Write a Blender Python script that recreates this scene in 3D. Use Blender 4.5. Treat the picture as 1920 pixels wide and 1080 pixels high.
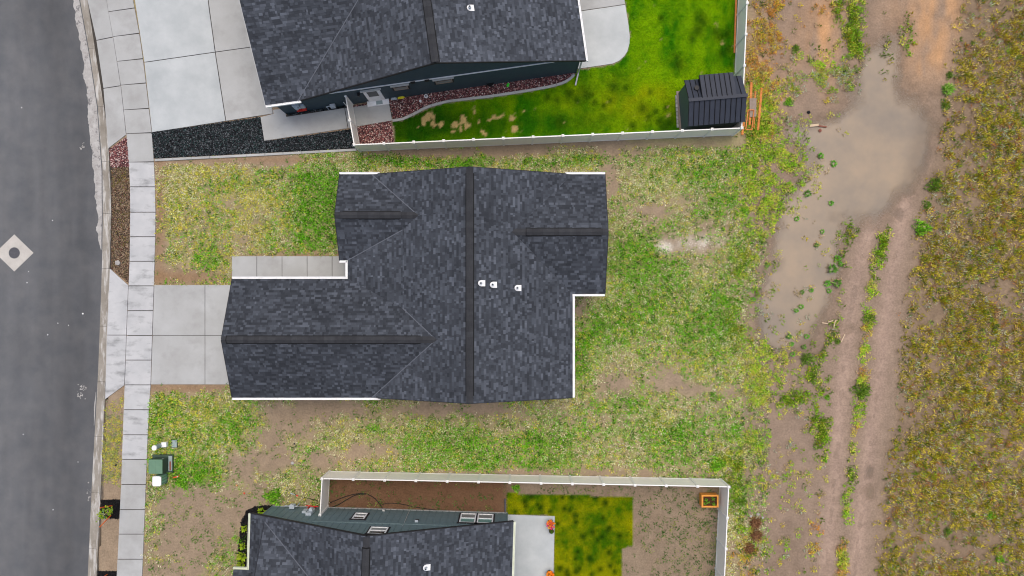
import bpy, math, random
import numpy as np
from mathutils import Vector
for o in list(bpy.data.objects): bpy.data.objects.remove(o)
SC = bpy.context.scene; COL = SC.collection
R = math.radians
# ------------------------------------------------------------------ camera, sky, sun, exposure
CAM_H, FPX, NX, NY = 42.5, 1280.0, 960.0, 562.0        # straight-down aerial camera, 24 mm lens
cam = bpy.data.objects.new('camera', bpy.data.cameras.new('camera')); COL.objects.link(cam)
cam.location = (0, 0, CAM_H); cam.data.lens = 24; cam.data.sensor_width = 36
cam.data.shift_y = (NY-540)/1920; cam.data.clip_end = 1500; SC.camera = cam
SUN_EL, SUN_AZ = 74, 18                                # azimuth clockwise from north (+Y)
w = bpy.data.worlds.new('World'); SC.world = w; w.use_nodes = True
nt = w.node_tree; sky = nt.nodes.new('ShaderNodeTexSky'); sky.sky_type = 'NISHITA'; sky.sun_disc = False
sky.sun_elevation = R(SUN_EL); sky.sun_rotation = R(SUN_AZ); sky.dust_density = 5.0; sky.air_density = 1.0; sky.ozone_density = 1.0
nt.links.new(sky.outputs[0], nt.nodes['Background'].inputs[0]); nt.nodes['Background'].inputs[1].default_value = 0.15
sl = bpy.data.lights.new('sun', 'SUN'); sl.energy = 0.75; sl.angle = R(50); sl.color = (1, .955, .89)
sun = bpy.data.objects.new('sun', sl); COL.objects.link(sun)
_d = Vector((math.sin(R(SUN_AZ))*math.cos(R(SUN_EL)), math.cos(R(SUN_AZ))*math.cos(R(SUN_EL)), math.sin(R(SUN_EL))))
sun.rotation_euler = (-_d).to_track_quat('-Z', 'Y').to_euler(); sun.location = _d*60
SC.view_settings.view_transform = 'Standard'; SC.view_settings.look = 'None'
SC.cycles.filter_width = 1.1
SC.view_settings.exposure = 0.28; SC.view_settings.gamma = 1.0; SC.view_settings.use_curve_mapping = False

# ------------------------------------------------------------------ helpers
rng = np.random.default_rng(7); random.seed(7)
def P(px, py, h=0.0):
    s = (CAM_H-h)/FPX
    return Vector(((px-NX)*s, (NY-py)*s, h))
def PX(x, y): return NX+np.asarray(x)*FPX/CAM_H, NY-np.asarray(y)*FPX/CAM_H
def srgb(r, g, b):
    f = lambda c: (c/255/12.92 if c/255 <= .04045 else ((c/255+.055)/1.055)**2.4)
    return (f(r), f(g), f(b))

def mat(name, c1, c2=None, scale=4.0, detail=6, rough=.75, bump=0.0, bscale=30, spec=.3, metal=0, attr=False, rnd=0.0,
        stain=None, stretch=None, stain_scale=.8, stain_lo=.55, stain_hi=.68, alpha=1.0, fine=0.0):
    m = bpy.data.materials.new(name); m.use_nodes = True; t = m.node_tree; n = t.nodes; L = t.links
    b = n['Principled BSDF']; b.inputs['Roughness'].default_value = rough; b.inputs['Specular IOR Level'].default_value = spec
    b.inputs['Metallic'].default_value = metal
    tc = n.new('ShaderNodeNewGeometry'); co = tc.outputs['Position']
    def noise(sc, de=6, ro=.6, st=None):
        co = tc.outputs['Position']
        if st:
            mp = n.new('ShaderNodeMapping'); mp.inputs['Scale'].default_value = st; L.new(co, mp.inputs[0]); co = mp.outputs[0]
        q = n.new('ShaderNodeTexNoise'); q.inputs['Scale'].default_value = sc; q.inputs['Detail'].default_value = de
        q.inputs['Roughness'].default_value = ro; L.new(co, q.inputs['Vector']); return q.outputs[0]
    def mixc(f, a, bb, mode='MIX'):
        x = n.new('ShaderNodeMix'); x.data_type = 'RGBA'; x.blend_type = mode
        if isinstance(f, float): x.inputs[0].default_value = f
        else: L.new(f, x.inputs[0])
        for s, v in ((6, a), (7, bb)):
            if isinstance(v, tuple): x.inputs[s].default_value = (*v, 1)
            else: L.new(v, x.inputs[s])
        return x.outputs[2]
    def ramp(f, lo, hi, a=0., bb=1.):
        x = n.new('ShaderNodeMapRange'); x.clamp = True
        L.new(f, x.inputs[0]); x.inputs[1].default_value = lo; x.inputs[2].default_value = hi; x.inputs[3].default_value = a; x.inputs[4].default_value = bb
        return x.outputs[0]
    if attr:
        a = n.new('ShaderNodeAttribute'); a.attribute_name = 'Col'; c = a.outputs['Color']
        if c2 is not None:
            c = mixc(1.0, c, mixc(ramp(noise(scale, detail), .3, .7), c1, c2), 'MULTIPLY')
    else:
        c = mixc(ramp(noise(scale, detail), .3, .7), c1, c2) if c2 is not None else None
    def greymul(f, c):
        cc = n.new('ShaderNodeCombineColor')
        for i in range(3): L.new(f, cc.inputs[i])
        return mixc(1.0, c if c is not None else c1, cc.outputs[0], 'MULTIPLY')
    if fine: c = greymul(ramp(noise(bscale, 3, .7), .25, .75, 1-fine, 1+fine), c)
    if rnd:
        oi = n.new('ShaderNodeObjectInfo'); c = greymul(ramp(oi.outputs['Random'], 0, 1, 1-rnd, 1+rnd), c)
    if stain:
        for k, (sc_, ss) in enumerate(((stain, stain_scale),)):
            c = mixc(ramp(noise(ss, 8, .62, stretch), stain_lo, stain_hi), c if c is not None else c1, sc_)
    if c is None: b.inputs['Base Color'].default_value = (*c1, 1)
    else: L.new(c, b.inputs['Base Color'])
    if bump:
        bp = n.new('ShaderNodeBump'); bp.inputs['Strength'].default_value = bump; bp.inputs['Distance'].default_value = .05
        L.new(noise(bscale, 5, .65), bp.inputs['Height']); L.new(bp.outputs[0], b.inputs['Normal'])
    if alpha < 1: b.inputs['Alpha'].default_value = alpha
    return m
def leafmat(name):
    m = bpy.data.materials.new(name); m.use_nodes = True; t = m.node_tree; n = t.nodes; L = t.links
    out = n['Material Output']; n.remove(n['Principled BSDF'])
    a = n.new('ShaderNodeAttribute'); a.attribute_name = 'Col'
    d = n.new('ShaderNodeBsdfDiffuse'); tr = n.new('ShaderNodeBsdfTranslucent'); mx = n.new('ShaderNodeMixShader'); mx.inputs[0].default_value = .3
    L.new(a.outputs[0], d.inputs[0]); L.new(a.outputs[0], tr.inputs[0]); L.new(d.outputs[0], mx.inputs[1]); L.new(tr.outputs[0], mx.inputs[2])
    L.new(mx.outputs[0], out.inputs[0]); return m

class MB:
    def __init__(s): s.v = []; s.f = []; s.c = []
    def add(s, vs, fs, col=None):
        n = len(s.v); s.v += [tuple(p) for p in vs]; s.f += [tuple(i+n for i in f) for f in fs]
        s.c += [col or (1, 1, 1)]*len(vs); return s
    def prism(s, poly, z0, z1, col=None):
        n = len(poly); a = sum(poly[i][0]*poly[(i+1) % n][1]-poly[(i+1) % n][0]*poly[i][1] for i in range(n))
        p = list(poly) if a > 0 else list(poly)[::-1]
        vs = [(q[0], q[1], z0) for q in p]+[(q[0], q[1], z1) for q in p]
        fs = [tuple(range(n))[::-1], tuple(range(n, 2*n))]+[(i, (i+1) % n, n+(i+1) % n, n+i) for i in range(n)]
        return s.add(vs, fs, col)
    def box(s, c, size, rz=0, col=None):
        x, y, z = (k/2 for k in size); ca, sa = math.cos(rz), math.sin(rz)
        q = [(c[0]+ca*a-sa*b, c[1]+sa*a+ca*b) for a, b in ((-x, -y), (x, -y), (x, y), (-x, y))]
        return s.prism(q, c[2]-z, c[2]+z, col)
    def beam(s, a, b, wd, ht, col=None, up=Vector((0, 0, 1))):
        a, b = Vector(a), Vector(b); d = (b-a).normalized(); side = d.cross(up)
        if side.length < 1e-4: side = Vector((1, 0, 0))
        side.normalize(); u = side.cross(d)
        o = [side*i*wd/2+u*j*ht/2 for i, j in ((-1, -1), (1, -1), (1, 1), (-1, 1))]
        vs = [a+k for k in o]+[b+k for k in o]
        return s.add(vs, [(0, 1, 2, 3), (7, 6, 5, 4)]+[((i+1) % 4, i, 4+i, 4+(i+1) % 4) for i in range(4)], col)
    def cyl(s, c, r, z0, z1, n=12, r2=None, col=None):
        r2 = r if r2 is None else r2
        vs = [(c[0]+r*math.cos(t), c[1]+r*math.sin(t), z0) for t in (2*math.pi*i/n for i in range(n))]
        vs += [(c[0]+r2*math.cos(t), c[1]+r2*math.sin(t), z1) for t in (2*math.pi*i/n for i in range(n))]
        return s.add(vs, [tuple(range(n))[::-1], tuple(range(n, 2*n))]+[(i, (i+1) % n, n+(i+1) % n, n+i) for i in range(n)], col)
    def tube(s, pts, r, n=6, col=None):
        pts = [Vector(p) for p in pts]; vs = []; fs = []
        for i, p in enumerate(pts):
            d = (pts[min(i+1, len(pts)-1)]-pts[max(i-1, 0)]).normalized()
            sd = d.cross(Vector((0, 0, 1)));  sd = sd.normalized() if sd.length > 1e-3 else Vector((1, 0, 0)); u = sd.cross(d)
            rr = r[i] if isinstance(r, (list, tuple)) else r
            vs += [p+sd*rr*math.cos(2*math.pi*k/n)+u*rr*math.sin(2*math.pi*k/n) for k in range(n)]
        for i in range(len(pts)-1):
            for k in range(n): fs.append((i*n+k, i*n+(k+1) % n, (i+1)*n+(k+1) % n, (i+1)*n+k))
        fs += [tuple(range(n))[::-1], tuple(range((len(pts)-1)*n, len(pts)*n))]
        return s.add(vs, fs, col)
    def mesh(s, name):
        me = bpy.data.meshes.new(name); me.from_pydata(s.v, [], s.f); me.update()
        a = me.attributes.new('Col', 'FLOAT_COLOR', 'POINT')
        a.data.foreach_set('color', np.array([(*c, 1) for c in s.c], dtype=np.float32).ravel())
        return me
    def build(s, name, m, parent=None): return put(name, s.mesh(name), m, parent)
def put(name, me, m, parent=None, loc=None, rz=0):
    o = bpy.data.objects.new(name, me); COL.objects.link(o)
    if m is not None and not me.materials: me.materials.append(m)
    if parent is not None:
        o.parent = parent; base = parent
        off = Vector(parent.location)
        if parent.parent: off = Vector(parent.location)+Vector(parent.parent.location)
        o.location = (Vector(loc) if loc is not None else Vector((0, 0, 0)))-off
    elif loc is not None: o.location = loc
    o.rotation_euler.z = rz
    return o
def tag(o, label=None, cat=None, group=None, kind=None):
    if label: o['label'] = label
    if cat: o['category'] = cat
    if group: o['group'] = group
    if kind: o['kind'] = kind
    return o
def empty(name, loc, label=None, cat=None, group=None, kind=None):
    o = bpy.data.objects.new(name, None); COL.objects.link(o); o.location = loc; o.empty_display_size = .3
    return tag(o, label, cat, group, kind)
def npmesh(name, V, F, C):
    me = bpy.data.meshes.new(name); nv, nf, k = len(V), len(F), F.shape[1]
    me.vertices.add(nv); me.vertices.foreach_set('co', V.astype(np.float32).ravel())
    me.loops.add(nf*k); me.loops.foreach_set('vertex_index', F.astype(np.int32).ravel())
    me.polygons.add(nf); me.polygons.foreach_set('loop_start', np.arange(0, nf*k, k, dtype=np.int32)); me.polygons.foreach_set('loop_total', np.full(nf, k, dtype=np.int32))
    me.update(calc_edges=True)
    a = me.attributes.new('Col', 'FLOAT_COLOR', 'POINT')
    a.data.foreach_set('color', np.concatenate([C, np.ones((nv, 1))], 1).astype(np.float32).ravel())
    return me
# value noise -------------------------------------------------------
_T = np.random.default_rng(99).random((256, 256))
def vn(x, y, sc, seed=0):
    x = np.asarray(x)/sc+seed*17.3+1000; y = np.asarray(y)/sc+seed*9.7+1000
    i = np.floor(x).astype(int); j = np.floor(y).astype(int); u = x-i; v = y-j
    u = u*u*(3-2*u); v = v*v*(3-2*v); g = lambda a, b: _T[a % 256, b % 256]
    return (g(i, j)*(1-u)+g(i+1, j)*u)*(1-v)+(g(i, j+1)*(1-u)+g(i+1, j+1)*u)*v
def fbm(x, y, sc, seed=0, o=4):
    r = 0; a = .5; t = 0
    for k in range(o): r = r+a*vn(x, y, sc/2**k, seed+k*3); t += a; a *= .55
    return r/t
def inpoly(x, y, poly):
    x = np.asarray(x); y = np.asarray(y); r = np.zeros(x.shape, bool); n = len(poly)
    for i in range(n):
        x1, y1 = poly[i][:2]; x2, y2 = poly[(i+1) % n][:2]
        if y1 == y2: continue
        c = ((y1 > y) != (y2 > y)) & (x < (x2-x1)*(y-y1)/(y2-y1)+x1); r ^= c
    return r
def blob(px, py, cx, cy, rx, ry): return np.exp(-(((px-cx)/rx)**2+((py-cy)/ry)**2))
def sstep(a, b, x): t = np.clip((x-a)/(b-a), 0, 1); return t*t*(3-2*t)
def line(pts):
    ys = [p[1] for p in pts]; xs = [p[0] for p in pts]
    ys = [ys[0]-900]+ys+[ys[-1]+900]
    xs = [xs[0]-900*(xs[1]-xs[0])/(ys[2]-ys[1])*.6]+xs+[xs[-1]+900*(xs[-1]-xs[-2])/(ys[-2]-ys[-3])]
    return lambda y: np.interp(y, ys, xs)
# ------------------------------------------------------------------ picture-measured ground lines (pixels of the 1920-wide photo)
GUT_L = line([(148, 0), (166, 100), (181, 198), (190, 320), (190.5, 400), (189.5, 480), (187, 560), (182, 690), (178, 769), (175, 819), (170, 908), (163.5, 1056)])
CURB = line([(164, 0), (181, 76), (194, 166), (204, 290), (208, 350), (209, 400), (207, 480), (204, 552), (200, 640), (197, 752), (190, 908), (182, 1074)])
SW_L = line([(201, 0), (213.5, 70), (228, 161), (238, 252), (242, 305), (244.5, 340), (245, 390), (244, 487), (242, 536), (239, 610), (236.5, 680), (233, 760), (228, 908), (220, 1074)])
SW_R = line([(249, 0), (261, 62), (268, 110), (274, 157), (279.5, 204), (285, 250), (289, 304), (291, 350), (292, 400), (291.5, 446), (289, 536), (285.5, 640), (283, 720), (280, 760), (274, 908), (268, 1056)])
FIELD = line([(1800, -100), (1790, 0), (1772, 130), (1745, 300), (1715, 400), (1690, 560), (1682, 640), (1662, 800), (1648, 900), (1628, 1080)])
RUT1 = [(1720, 240), (1655, 370), (1625, 450), (1604, 530), (1592, 610), (1584, 690), (1573, 797), (1566, 900), (1548, 1080), (1530, 1300)]
RUT2 = [(1735, 240), (1705, 340), (1688, 430), (1672, 520), (1660, 600), (1652, 690), (1636, 797), (1624, 900), (1602, 1080), (1580, 1300)]
F1, F2 = line(RUT1), line(RUT2)
WPTS = lambda pts, h=0.: [tuple(P(a, b, h))[:2] for a, b in pts]
LAWN_N = [(737, 228), (754, 226), (781, 215), (810, 201), (840, 193), (920, 184), (989, 173), (1048, 161), (1066, 154), (1078, 141), (1081, 132), (1149, 122), (1166, 112), (1176, 99), (1181, 68), (1179, 40), (1171, 0), (1160, -90), (1384, -90), (1384, 0), (1378, 120), (1373, 245), (1180, 254), (960, 263), (742, 271)]
SOD_S = [(949.5, 924.5), (1060, 928), (1186, 932), (1185, 1025), (1167, 1027), (1166, 1130), (1037, 1130), (1040, 968), (949, 963.5)]
BLACK_BED = [(285, 248.2), (489, 219.6), (496, 265), (659, 242.5), (668, 278), (290, 297)]
RED_PATCH = [(663, 240), (733, 227), (739, 268), (677, 276)]
RED_BED = [(731, 193), (728, 188), (800, 176), (900, 158), (1076, 133), (1077, 139), (1064, 149), (1046, 156.5), (988, 168), (920, 179), (840, 188), (808, 196), (779, 209), (752, 221), (737, 224)]
MULCH_S = [(519, 948), (495, 948), (477, 950), (462, 958), (453, 978), (450, 1000), (447, 1030), (446, 1066), (480, 1066), (480, 990), (524, 955)]
N_PROP = [(283, -200), (283, 300), (480, 291), (671, 281), (676, 283), (1376, 253), (1389, 0), (1398, -200)]
S_PROP = [(617, 885), (1349, 899), (1338, 1200), (440, 1200), (446, 1064), (519, 948), (615, 952)]
S_HOUSE = [(519, 950), (949, 964), (1040, 967), (1038, 1200), (470, 1200)]
HOUSE_RECTS = [(-16.0, -5.35, -8, .9), (-8.6, -5.35, 3.2, 6.95), (-9.7, 2.6, -8, 6.95), (3, .65, 5.1, 6.95)]
def tri_noise(px, py): return fbm(px, py, 60, 1)
# ------------------------------------------------------------------ ground height
def puddle(px, py):
    b = lambda *a: blob(px, py, *a)
    m = 1.05*b(1655, 235, 85, 75)+.95*b(1600, 270, 110, 55)+.6*b(1640, 165, 45, 50)+.55*b(1650, 330, 60, 60)+1.0*b(1570, 350, 80, 60)+.95*b(1510, 430, 62, 75)+1.0*b(1490, 530, 66, 95)+.95*b(1480, 610, 62, 62)+.6*b(1540, 480, 40, 90)+.5*b(1450, 570, 40, 40)+.45*b(1500, 250, 60, 25)
    m = m+.35*b(1500, 1000, 40, 60)+.3*b(1470, 940, 60, 30)+.4*b(1690, 60, 25, 60)+.35*b(1490, 20, 25, 40)+.5*b(1632, 885, 8, 14)+.5*b(1634, 925, 9, 18)+.5*b(1615, 990, 9, 12)
    m = m+.75*b(1655, 120, 38, 60)+.4*b(1710, 250, 50, 60)
    return m+(fbm(px, py, 75, 5)-.5)*1.25+(fbm(px, py, 18, 6, 3)-.5)*.35
def ruts(px, py):
    on = sstep(330, 400, py)
    return np.maximum(np.exp(-((px-F1(py))/15.)**2), np.exp(-((px-F2(py))/15.)**2))*on
def gz(x, y):
    x = np.asarray(x, float); y = np.asarray(y, float); px, py = PX(x, y)
    east = sstep(1380, 1450, px)
    z = (fbm(x, y, 2.2, 2)-.5)*.03+(fbm(x, y, .35, 8, 2)-.5)*.02
    z = z*(.35+.65*east)
    z = z-.2*sstep(.12, 1.15, puddle(px, py))*east-.05*ruts(px, py)*east
    z = z+.05*sstep(0, 60, px-FIELD(py))
    hx = sstep(0, 25, 1380-px)   # flatter and a little lower inside the lots
    z = z-.01*hx
    z = np.where(px < CURB(py)+1, -.45, z)
    z = np.where(px < PX(-37.2, 0)[0], -.02, z)
    return z
# ------------------------------------------------------------------ vegetation density of the open lot
BARE = [(300, 410, 14, 130), (360, 515, 90, 18), (330, 300, 60, 10), (560, 480, 70, 12), (420, 300, 200, 8), (350, 725, 90, 14), (700, 770, 230, 22), (560, 800, 60, 30), (880, 765, 120, 12), (470, 860, 60, 40), (420, 960, 130, 60), (1145, 330, 14, 60), (1090, 590, 16, 40), (900, 285, 300, 8), (1290, 455, 70, 22), (1000, 885, 300, 10), (620, 860, 90, 20), (1260, 720, 120, 30), (1230, 395, 60, 25), (340, 1040, 80, 60), (800, 290, 60, 7), (520, 300, 60, 12), (1090, 270, 250, 6), (1350, 420, 40, 20), (700, 840, 60, 20)]
LUSH = [(595, 375, 62, 75), (600, 400, 40, 60), (450, 345, 60, 25), (620, 340, 40, 25), (390, 480, 25, 35), (840, 305, 150, 14), (1000, 308, 40, 10), (1230, 510, 55, 70), (1200, 590, 70, 50), (1120, 610, 40, 40), (1300, 320, 80, 30), (1340, 400, 40, 50), (840, 835, 130, 26), (1000, 830, 90, 22), (430, 800, 50, 35), (330, 800, 60, 50), (300, 770, 30, 30), (370, 885, 60, 25), (1150, 760, 40, 15), (1180, 480, 30, 40), (1090, 690, 20, 50), (960, 870, 200, 14), (1250, 820, 80, 30), (1350, 560, 30, 40), (1320, 600, 50, 30), (1330, 660, 60, 50), (740, 300, 60, 12), (1100, 300, 60, 12)]
def density(px, py):
    d = .55+0*px
    for b in LUSH: d = d+.5*blob(px, py, *b)
    for b in BARE: d = d-.62*blob(px, py, *b)
    d = d-.16*sstep(880, 960, py)*(px < 600)
    d = d+1.0*(fbm(px, py, 90, 11)-.5)+.95*(fbm(px, py, 26, 21, 3)-.5)
    d = d-.28*sstep(1360, 1430, px)
    return np.clip(d, 0, 1)
def lush(px, py):
    g = .25+0*px
    for b in LUSH: g = g+.55*blob(px, py, *b)
    return np.clip(g+1.5*(fbm(px, py, 60, 31)-.5), 0, 1)
def yellow(px, py):
    return np.clip(.14+.9*blob(px, py, 410, 420, 130, 110)+.65*blob(px, py, 350, 780, 90, 60)-.35*blob(px, py, 600, 380, 70, 70)+.5*blob(px, py, 1430, 330, 80, 80)+.3*blob(px, py, 1280, 700, 120, 60)+.9*(fbm(px, py, 50, 41)-.5), 0, 1)
def lotmask(x, y):
    px, py = PX(x, y); m = (px > SW_R(py)+1) & ~inpoly(px, py, N_PROP) & ~inpoly(px, py, S_PROP)
    for a, b, c, d in HOUSE_RECTS: m &= ~((x > a) & (x < c) & (y > b) & (y < d))
    m &= ~inpoly(px, py, [(270, 534), (436, 534), (436, 721), (270, 721)]) & ~inpoly(px, py, [(436, 480), (655, 480), (655, 530), (436, 530)])
    return m
BAREP = [(random.uniform(775, 985), random.uniform(208, 252), random.uniform(3, 8), random.uniform(3, 9)) for _ in range(30)]
def baren(px, py):
    r = 0*px
    for b in BAREP: r = np.maximum(r, blob(px, py, *b))
    return r*.85+1.7*(fbm(px, py, 13, 19, 4)-.5)
def lerp(a, b, t): return np.asarray(a)*(1-t[..., None])+np.asarray(b)*t[..., None]
c_ = lambda *a: np.array(srgb(*a))
def spots(px, py, pts): 
    r = 0*px
    for a, b, q in pts: r = np.maximum(r, blob(px, py, a, b, q, q*1.1))
    return r
SP_N = [(random.uniform(1020, 1260), random.uniform(160, 240), random.uniform(5, 12)) for _ in range(26)]+[(random.uniform(1080, 1370), random.uniform(20, 130), random.uniform(6, 14)) for _ in range(16)]
SP_S = [(random.uniform(955, 1180), random.uniform(930, 1080), random.uniform(3.5, 7)) for _ in range(58)]
def coln(px, py):
    t = np.clip(.46+2.0*(fbm(px, py*.4, 34, 13)-.5)+.9*(fbm(px, py, 10, 14, 2)-.5), 0, 1)
    c = lerp(c_(56, 132, 2), c_(138, 184, 3), t)
    yl = np.clip(.9*blob(px, py, 1180, 190, 110, 40)*(fbm(px, py, 30, 12)*1.6-.2), 0, .8); c = c*(1-yl[:, None])+c_(172, 176, 6)*yl[:, None]
    dk = np.clip(.8*blob(px, py, 860, 232, 150, 34)+.75*blob(px, py, 760, 235, 60, 40)+.3*blob(px, py, 1100, 230, 100, 20), 0, .85); c = c*(1-dk[:, None])+c_(30, 82, 2)*dk[:, None]  # dk: shade of the upper house painted into the lawn colour
    s = .75*spots(px, py, SP_N); return c*(1-s[:, None])+c_(40, 80, 3)*s[:, None]
def cols_(px, py):
    t = np.clip(.5+2.0*(fbm(px, py, 30, 16)-.5)+1.0*(fbm(px, py, 9, 17, 2)-.5), 0, 1); c = lerp(c_(78, 122, 3), c_(164, 168, 6), t)
    s = .95*spots(px, py, SP_S); return c*(1-s[:, None])+c_(42, 78, 4)*s[:, None]
SOIL = np.array(srgb(146, 128, 106)); SOILD = np.array(srgb(118, 92, 70)); SAND = np.array(srgb(196, 150, 104)); RUTC = np.array(srgb(161, 138, 121)); THATCH = np.array(srgb(154, 147, 98)); PINK = np.array(srgb(141, 122, 104))
def ground_col(x, y):
    px, py = PX(x, y)
    c = np.broadcast_to(SOIL, px.shape+(3,)).copy()
    c = lerp(SOIL*.9, SOIL*1.1, fbm(px, py, 40, 51))
    lot = lotmask(x, y)*1.0; d = density(px, py)
    c = c*(1-(lot*np.clip(d*1.1, 0, .8))[..., None])+THATCH*(lot*np.clip(d*1.1, 0, .8))[..., None]
    # brown soil strips by concrete
    br = np.clip(.9*blob(px, py, 330, 520, 120, 14)+.9*blob(px, py, 300, 400, 10, 120)+.8*blob(px, py, 350, 727, 100, 9)+.6*blob(px, py, 560, 300, 280, 7)+.6*blob(px, py, 570, 476, 90, 9), 0, 1)
    c = lerp(c, SOIL*np.array([.95, .82, .7]), br) if False else c*(1-br[..., None])+(SOIL*np.array([.95, .8, .66]))*br[..., None]
    east = sstep(1370, 1440, px)
    c = c*(1-east[..., None])+PINK*(.92+.16*fbm(px, py, 30, 61))[..., None]*east[..., None]
    org = np.clip(.6*blob(px, py, 1755, 50, 45, 95)+.5*blob(px, py, 1732, 115, 28, 40)+.7*blob(px, py, 1545, 70, 40, 80)+.5*blob(px, py, 1800, 20, 110, 60)+.4*blob(px, py, 1430, 150, 40, 100), 0, .9)*np.clip(2.6*(fbm(px, py*.35, 30, 71)-.2), .1, 1.3)
    org = np.clip(org, 0, .85); c = c*(1-org[..., None])+SAND*org[..., None]
    r = ruts(px, py)*.85*east; c = c*(1-r[..., None])+(RUTC*(.8+.36*fbm(px, py*.5, 26, 73))[..., None])*r[..., None]
    fld = sstep(-5, 35, px-FIELD(py)); fc = lerp(np.array(srgb(122, 103, 84)), np.array(srgb(140, 121, 98)), fbm(px, py, 30, 81)); c = c*(1-fld[..., None])+fc*fld[..., None]
    wet = sstep(.05, .4, puddle(px, py))*east*.14; c = c*(1-wet[..., None]*np.array([.8, .85, .9]))
    ch = np.clip(1.1*blob(px, py, 1247, 463, 13, 9)+.75*blob(px, py, 1300, 453, 55, 14)*(fbm(px, py, 14, 66)*2-.5)+1.2*blob(px, py, 1445, 569, 17, 8), 0, .9)*(.5+fbm(px, py, 8, 67, 2)); ch = np.clip(ch, 0, .9); c = c*(1-ch[..., None])+np.array(srgb(206, 198, 182))*ch[..., None]
    # neighbour lots
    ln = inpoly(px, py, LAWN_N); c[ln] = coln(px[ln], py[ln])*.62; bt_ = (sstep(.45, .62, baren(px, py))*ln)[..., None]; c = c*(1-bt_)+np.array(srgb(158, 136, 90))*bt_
    sd = inpoly(px, py, SOD_S); c[sd] = cols_(px[sd], py[sd])*.62
    si = inpoly(px, py, S_PROP) & ~sd
    dark_brown = np.array(srgb(104, 78, 58)); dry = SOIL*.86  # dark brown soil on the left, paler soil to the right
    t = np.clip(sstep(930, 985, px)+.5*(fbm(px, py, 40, 91)-.5), 0, 1)[..., None]
    cs = dark_brown*(1-t)+dry*t; c = np.where(si[..., None], cs, c)
    sw = inpoly(px, py, [(275, 880), (617, 885), (615, 960), (440, 960), (440, 1200), (262, 1200)])
    c = np.where(sw[..., None], c*.97, c)
    return c
print('helpers ok')
M = {}
M['ground'] = mat('ground_soil', (.86, .86, .86), (1.12, 1.12, 1.12), scale=1.6, rough=.95, bump=.5, bscale=9, attr=True, fine=.22, spec=.1)
M['leaf'] = leafmat('leaf')
M['asphalt'] = mat('asphalt', srgb(84, 86, 88), srgb(98, 98, 98), scale=.8, rough=.85, bump=.3, bscale=45, fine=.22, attr=True)
M['concrete'] = mat('concrete', srgb(160, 160, 156), srgb(175, 176, 173), scale=.5, rough=.8, bump=.06, bscale=40, fine=.07, rnd=.025, stain=srgb(148, 147, 143), stain_scale=.7, stain_lo=.5, stain_hi=.8)
M['concrete_worn'] = mat('concrete_worn', srgb(172, 173, 172), srgb(189, 189, 187), scale=.9, rough=.85, bump=.06, bscale=40, fine=.06, rnd=.025, stain=srgb(134, 135, 133), stain_scale=1.0, stain_lo=.52, stain_hi=.72, stretch=(.8, 1.7, 1))
M['concrete_sealed'] = mat('concrete_sealed', srgb(163, 168, 167), srgb(184, 188, 186), scale=.7, rough=.5, bump=.04, bscale=30, fine=.03)
M['gutter_concrete'] = mat('gutter_concrete', srgb(128, 121, 109), srgb(156, 150, 139), scale=1.0, rough=.9, bump=.15, bscale=25, fine=.1, rnd=.05, stain=srgb(186, 183, 176), stain_scale=2.2, stain_lo=.5, stain_hi=.62, stretch=(2.2, .35, 1))
M['slurry'] = mat('slurry', srgb(154, 150, 144), srgb(180, 177, 172), scale=3, rough=.95, bump=.3, bscale=20, fine=.12, stain=srgb(118, 116, 114), stain_scale=3.5, stain_lo=.56, stain_hi=.66)
M['joint'] = mat('joint_bed', srgb(58, 54, 49), srgb(72, 67, 60), scale=5, rough=.95)  # dark bed that shows in the gaps between slabs
M['shingle'] = mat('shingle', (.9, .9, .9), (1.1, 1.1, 1.1), scale=1.2, rough=.92, attr=True, bump=.2, bscale=90, fine=.12, spec=.15)
M['valley'] = mat('valley', srgb(84, 88, 95), srgb(96, 100, 107), scale=3, rough=.85)
M['deck'] = mat('roof_underlay', srgb(40, 42, 48), srgb(48, 50, 56), scale=5, rough=.9)
M['ridge'] = mat('ridge_cap', srgb(46, 47, 50), srgb(57, 58, 60), scale=3, rough=.9, bump=.2, bscale=60, rnd=.16)
M['vent_dark'] = mat('vent_base', srgb(12, 12, 13), srgb(18, 18, 19), rough=.8)
M['gutter_white'] = mat('gutter_white', srgb(226, 226, 224), srgb(240, 240, 238), scale=2, rough=.4)
M['gutter_cream'] = mat('gutter_cream', srgb(196, 202, 178), srgb(216, 220, 200), scale=2, rough=.45)
M['trim_dark'] = mat('trim_dark', srgb(30, 30, 33), srgb(38, 38, 41), rough=.6)
M['trim_pale'] = mat('trim_pale', srgb(170, 170, 166), srgb(186, 186, 182), rough=.5)
M['wall_navy'] = mat('wall_navy', srgb(50, 66, 74), srgb(56, 73, 81), scale=3, rough=.6, bump=.05, bscale=8)
M['wall_slate'] = mat('wall_slate', srgb(98, 116, 117), srgb(106, 124, 126), scale=3, rough=.6)
M['wall_grey'] = mat('wall_grey', srgb(120, 128, 134), srgb(130, 138, 144), scale=3, rough=.6)
M['white'] = mat('white_paint', srgb(224, 224, 221), srgb(238, 238, 236), scale=4, rough=.45)
M['vinyl'] = mat('vinyl_cream', srgb(241, 236, 223), srgb(245, 240, 228), scale=1.0, rough=.45, fine=.03, bscale=4)
M['vinyl_post'] = mat('vinyl_white', srgb(230, 228, 220), srgb(238, 236, 229), scale=1.5, rough=.4)
M['glass'] = mat('glass_dark', srgb(36, 42, 46), srgb(54, 60, 63), scale=3, rough=.08, spec=.6)
M['blind'] = mat('blind', srgb(120, 122, 118), srgb(136, 138, 134), scale=20, rough=.4)
M['teal'] = mat('glass_teal', srgb(92, 140, 134), srgb(112, 158, 150), scale=2, rough=.15, spec=.6)
M['black'] = mat('black_plastic', srgb(22, 22, 24), srgb(30, 30, 32), rough=.5)
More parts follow.
